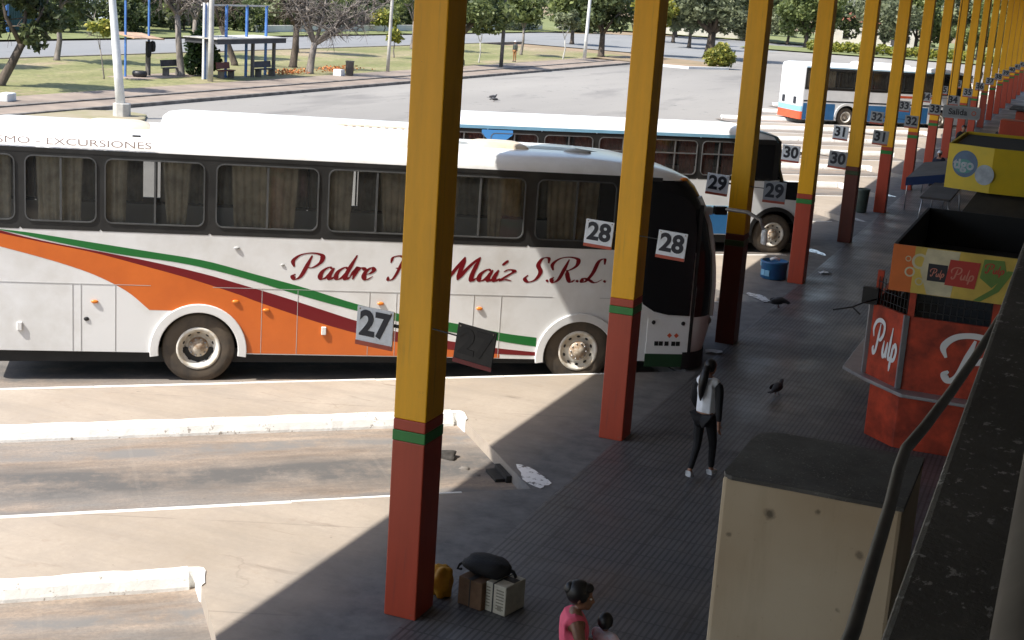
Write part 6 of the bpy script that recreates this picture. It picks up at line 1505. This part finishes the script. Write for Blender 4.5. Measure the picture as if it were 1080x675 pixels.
bench('reddish bench with white legs under the long shelter, its left one', -44.9, 69.4, 0, mat('reddish_bench', (.16, .05, .04), .7, .2), 1.3)
bench('dark slatted bench under the right end of the long shelter', -44.6, 73.0, 0, WOODB, 1.9)
lb_ = thing('litter_bin', 'dark litter bin with white block beside it on the park pavement', 'bin', (-42.6, 79.6, -.06)); b = MB(); b.lathe([(.2, 0), (.24, .02), (.26, .82), (.28, .84), (.28, .9), (.22, .9), (.2, .4), (0, .4)], (0, 0, 0), 'z', 18); b.build('body', POLED, lb_)
cb_ = tag(MB().box((0, 0, .18), (.55, .5, .4)).build('concrete_block', POLEW, bevel=.02, loc=(-42.9, 78.8, -.06)), 'white concrete block left of the dark litter bin', 'block')
for x, y, lb in ((-44.2, 48.6, 'white kerb stone lying at the far left of the lawn edge'),):
    tag(MB().box((0, 0, .15), (.5, .9, .36)).build('kerb_stone', POLEW, bevel=.05, loc=(x+2, y, -.06), rz=.3), lb, 'kerb stone')
bk = thing('bicycle', 'bicycle leaning by the trunk right of the nearest column', 'bicycle', (-42.6, 96.0, -.06), R(80))
for x in (-.52, .52):
    b = MB(); A = [(x+.33*math.cos(t*math.pi/12), 0, .34+.33*math.sin(t*math.pi/12)) for t in range(25)]; b.tube(A, .022, 6, cap=False); wl = b.build('wheel', BLK, bk)
    b = MB()
    for t in range(8): b.tube([(x, 0, .34), (x+.32*math.cos(t*math.pi/4), 0, .34+.32*math.sin(t*math.pi/4))], .004, 4)
    b.build('spokes', STEEL, wl)
b = MB()
for p, r in (((-.52, 0, .34), (-.12, 0, .30)), ((-.12, 0, .30), (-.22, 0, .82)), ((-.52, 0, .34), (-.2, 0, .74)), ((-.2, 0, .74), (.36, 0, .78)), ((-.12, 0, .30), (.38, 0, .68)), ((.34, 0, .9), (.52, 0, .34))): b.tube([p, r], .018, 6)
b.build('frame', MAROON, bk); b = MB(); b.box((-.23, 0, .85), (.24, .13, .05)); b.build('saddle', BLK, bk, bevel=.02); b = MB(); b.tube([(.30, -.25, .98), (.34, 0, .92), (.30, .25, .98)], .014, 6); b.build('handlebar', STEEL, bk)
# gate, walls and houses beyond the street
gt = thing('gate', 'blue framed dark green gate beyond the street at the upper left', 'gate', (-78.0, 91.0, -.09), R(0))
for y in (-1.0, 2.3): b = MB(); b.box((0, y, 1.6), (.2, .25, 3.2)); b.build('post', BLUEP, gt)
b = MB(); b.box((0, .65, 1.45), (.06, 3.0, 2.5))
for i in range(12): b.box((.04, -.8+i*.26, 1.45), (.03, .05, 2.5))
b.build('panel', mat('gate_teal', (.02, .07, .08), .6, .2, 1), gt)
lw = tag(MB().span((-75.9, 122, -.2), (-75.6, 200, .55)).build('low_wall', WALLW), 'long low white wall along the far side of the street', 'wall')
def house(label, x, y, rz, w, d, h, m, rm):
    t = thing('house', label, 'house', (x, y, -.1), rz)
    b = MB(); b.box((0, 0, h/2), (d, w, h)); b.build('wall', m, t)
    b = MB(); b.prism([(-d/2-.4, h), (d/2+.4, h), (0, h+1.5)], 'y', -w/2-.3, w/2+.3); b.build('roof', rm, t)
    for i in range(max(2, int(w/3.2))):
        yy = -w/2+(i+.5)*w/max(2, int(w/3.2))
        b = MB(); ring_panel(b, -.62, .95, .62, 2.25, (-.5, 1.05, .5, 2.15), 0, -.06, 0, r=.03); b.xf(Matrix.Translation((d/2+.03, yy, 0)) @ Matrix.Rotation(R(90), 4, 'Z')); f = b.build('window', POLEW, t)
        b = MB(); b.box((d/2+.008, yy, 1.6), (.012, 1.0, 1.1)); b.build('pane', BLKP, f)
    b = MB(); b.box((d/2+.03, w*.28, 1.05), (.06, .95, 2.1)); b.build('door', WOODB, t)
house('white house behind the trees across the street, far left', -93, 104, R(-18), 14, 8, 3.3, WALLW, ROOFT)
house('pale blue grey house behind the bare trees', -92, 128, R(-18), 12, 8, 3.2, mat('pale_blue_wall', (.42, .48, .55), .85, .1), ROOFG)
house('white house behind the big grey green tree', -58, 232, R(-75), 16, 8, 3.6, WALLW, ROOFT)
house('white house at the far end above the platform roof line', 2, 252, R(-90), 12, 8, 4.4, WALLW, ROOFG)
house('long white house beyond the olive green tree', -36, 246, R(-80), 16, 8, 3.8, WALLW, ROOFT)
def car(label, x, y, rz, m):
    t = thing('parked_car', label, 'car', (x, y, ZR), rz, 'cars parked by the far hedge')
    side = [(-2.1, .35), (-2.1, .8), (-1.75, .95), (-1.25, 1.4), (.35, 1.42), (1.0, .98), (1.9, .85), (2.1, .65), (2.1, .35)]
    b = MB(); b.prism(side, 'y', -.8, .8); b.build('body', m, t, bevel=.06)
    for s in (-1, 1):
        b = MB(); b.prism([(-1.4, .98), (-1.12, 1.32), (-.45, 1.34), (-.45, .98)], 'y', s*.8, s*.806); b.prism([(-.38, .98), (-.38, 1.34), (.28, 1.34), (.8, .98)], 'y', s*.8, s*.806); b.build('side_window', BLKP, t)
    b = MB(); b.add([(.99, -.68, 1.01), (.99, .68, 1.01), (.39, .62, 1.4), (.39, -.62, 1.4)], [(0, 1, 2, 3)]); b.v = [(p[0]+.02, p[1], p[2]+.02) for p in b.v]; b.build('windscreen', BLKP, t)
    for wx in (-1.3, 1.3):
        for s in (-1, 1):
            b = MB(); b.lathe([(.20, 0), (.31, -.0), (.32, .05), (.32, .2)], (0, 0, 0), 'y', 20); w = b.build('wheel', BLK, t, loc=(wx, s*.82-.1, .32)); b = MB(); b.lathe([(.19, -.01), (.0, -.02)], (0, 0, 0), 'y', 14); b.build('rim', STEEL, w)
    for s in (-1, 1): b = MB(); b.ball((2.07, s*.58, .7), (.05, .15, .08)); b.build('headlight', STEEL, t)
car('white car parked by the far hedge', -27.0, 207.5, R(10), mat('white_car_paint', (.7, .7, .7), .3, 0))
car('dark grey car parked right of the white one', -20.5, 209, R(8), mat('dark_car_paint', (.06, .065, .07), .3, 0))

# ------------------------------------------------------------------ light, sky, camera
sd = Vector((-.48, -.60, 1.0)).normalized()
L = bpy.data.lights.new('sun', 'SUN'); L.energy = 4.7; L.angle = R(.53); L.color = (1.0, .955, .88)
so = bpy.data.objects.new('sun', L); COL.objects.link(so); so.rotation_euler = sd.to_track_quat('Z', 'Y').to_euler(); so.location = (-20, -30, 50)
w = bpy.data.worlds.new('World'); S.world = w; w.use_nodes = True; nt = w.node_tree
sky = nt.nodes.new('ShaderNodeTexSky'); sky.sky_type = 'NISHITA'; sky.sun_disc = False
sky.sun_elevation = math.asin(sd.z); sky.sun_rotation = math.atan2(sd.x, sd.y); sky.air_density = 1.0; sky.dust_density = 1.5
bg_ = nt.nodes['Background']; nt.links.new(sky.outputs[0], bg_.inputs[0]); bg_.inputs[1].default_value = .15
cam = bpy.data.cameras.new('camera'); co = bpy.data.objects.new('camera', cam); COL.objects.link(co); S.camera = co
cam.sensor_width = 36; cam.lens = 1512.97/1080*36; cam.clip_start = .05; cam.clip_end = 2000
yaw, pit, rol = .3687, .2301, .0677
fw = Vector((-math.sin(yaw)*math.cos(pit), math.cos(yaw)*math.cos(pit), -math.sin(pit))); rt = Vector((math.cos(yaw), math.sin(yaw), 0)); up = rt.cross(fw)
r2 = rt*math.cos(rol)+up*math.sin(rol); u2 = up*math.cos(rol)-rt*math.sin(rol)
co.matrix_world = Matrix(((r2.x, u2.x, -fw.x, 0), (r2.y, u2.y, -fw.y, 0), (r2.z, u2.z, -fw.z, 6.15), (0, 0, 0, 1)))
S.view_settings.view_transform = 'Standard'; S.view_settings.look = 'None'; S.view_settings.gamma = 1; S.view_settings.use_curve_mapping = False
S.view_settings.exposure = .74
S.render.engine = 'CYCLES'; S.cycles.use_denoising = True; S.cycles.max_bounces = 8; S.cycles.transparent_max_bounces = 16; S.cycles.sample_clamp_indirect = 8
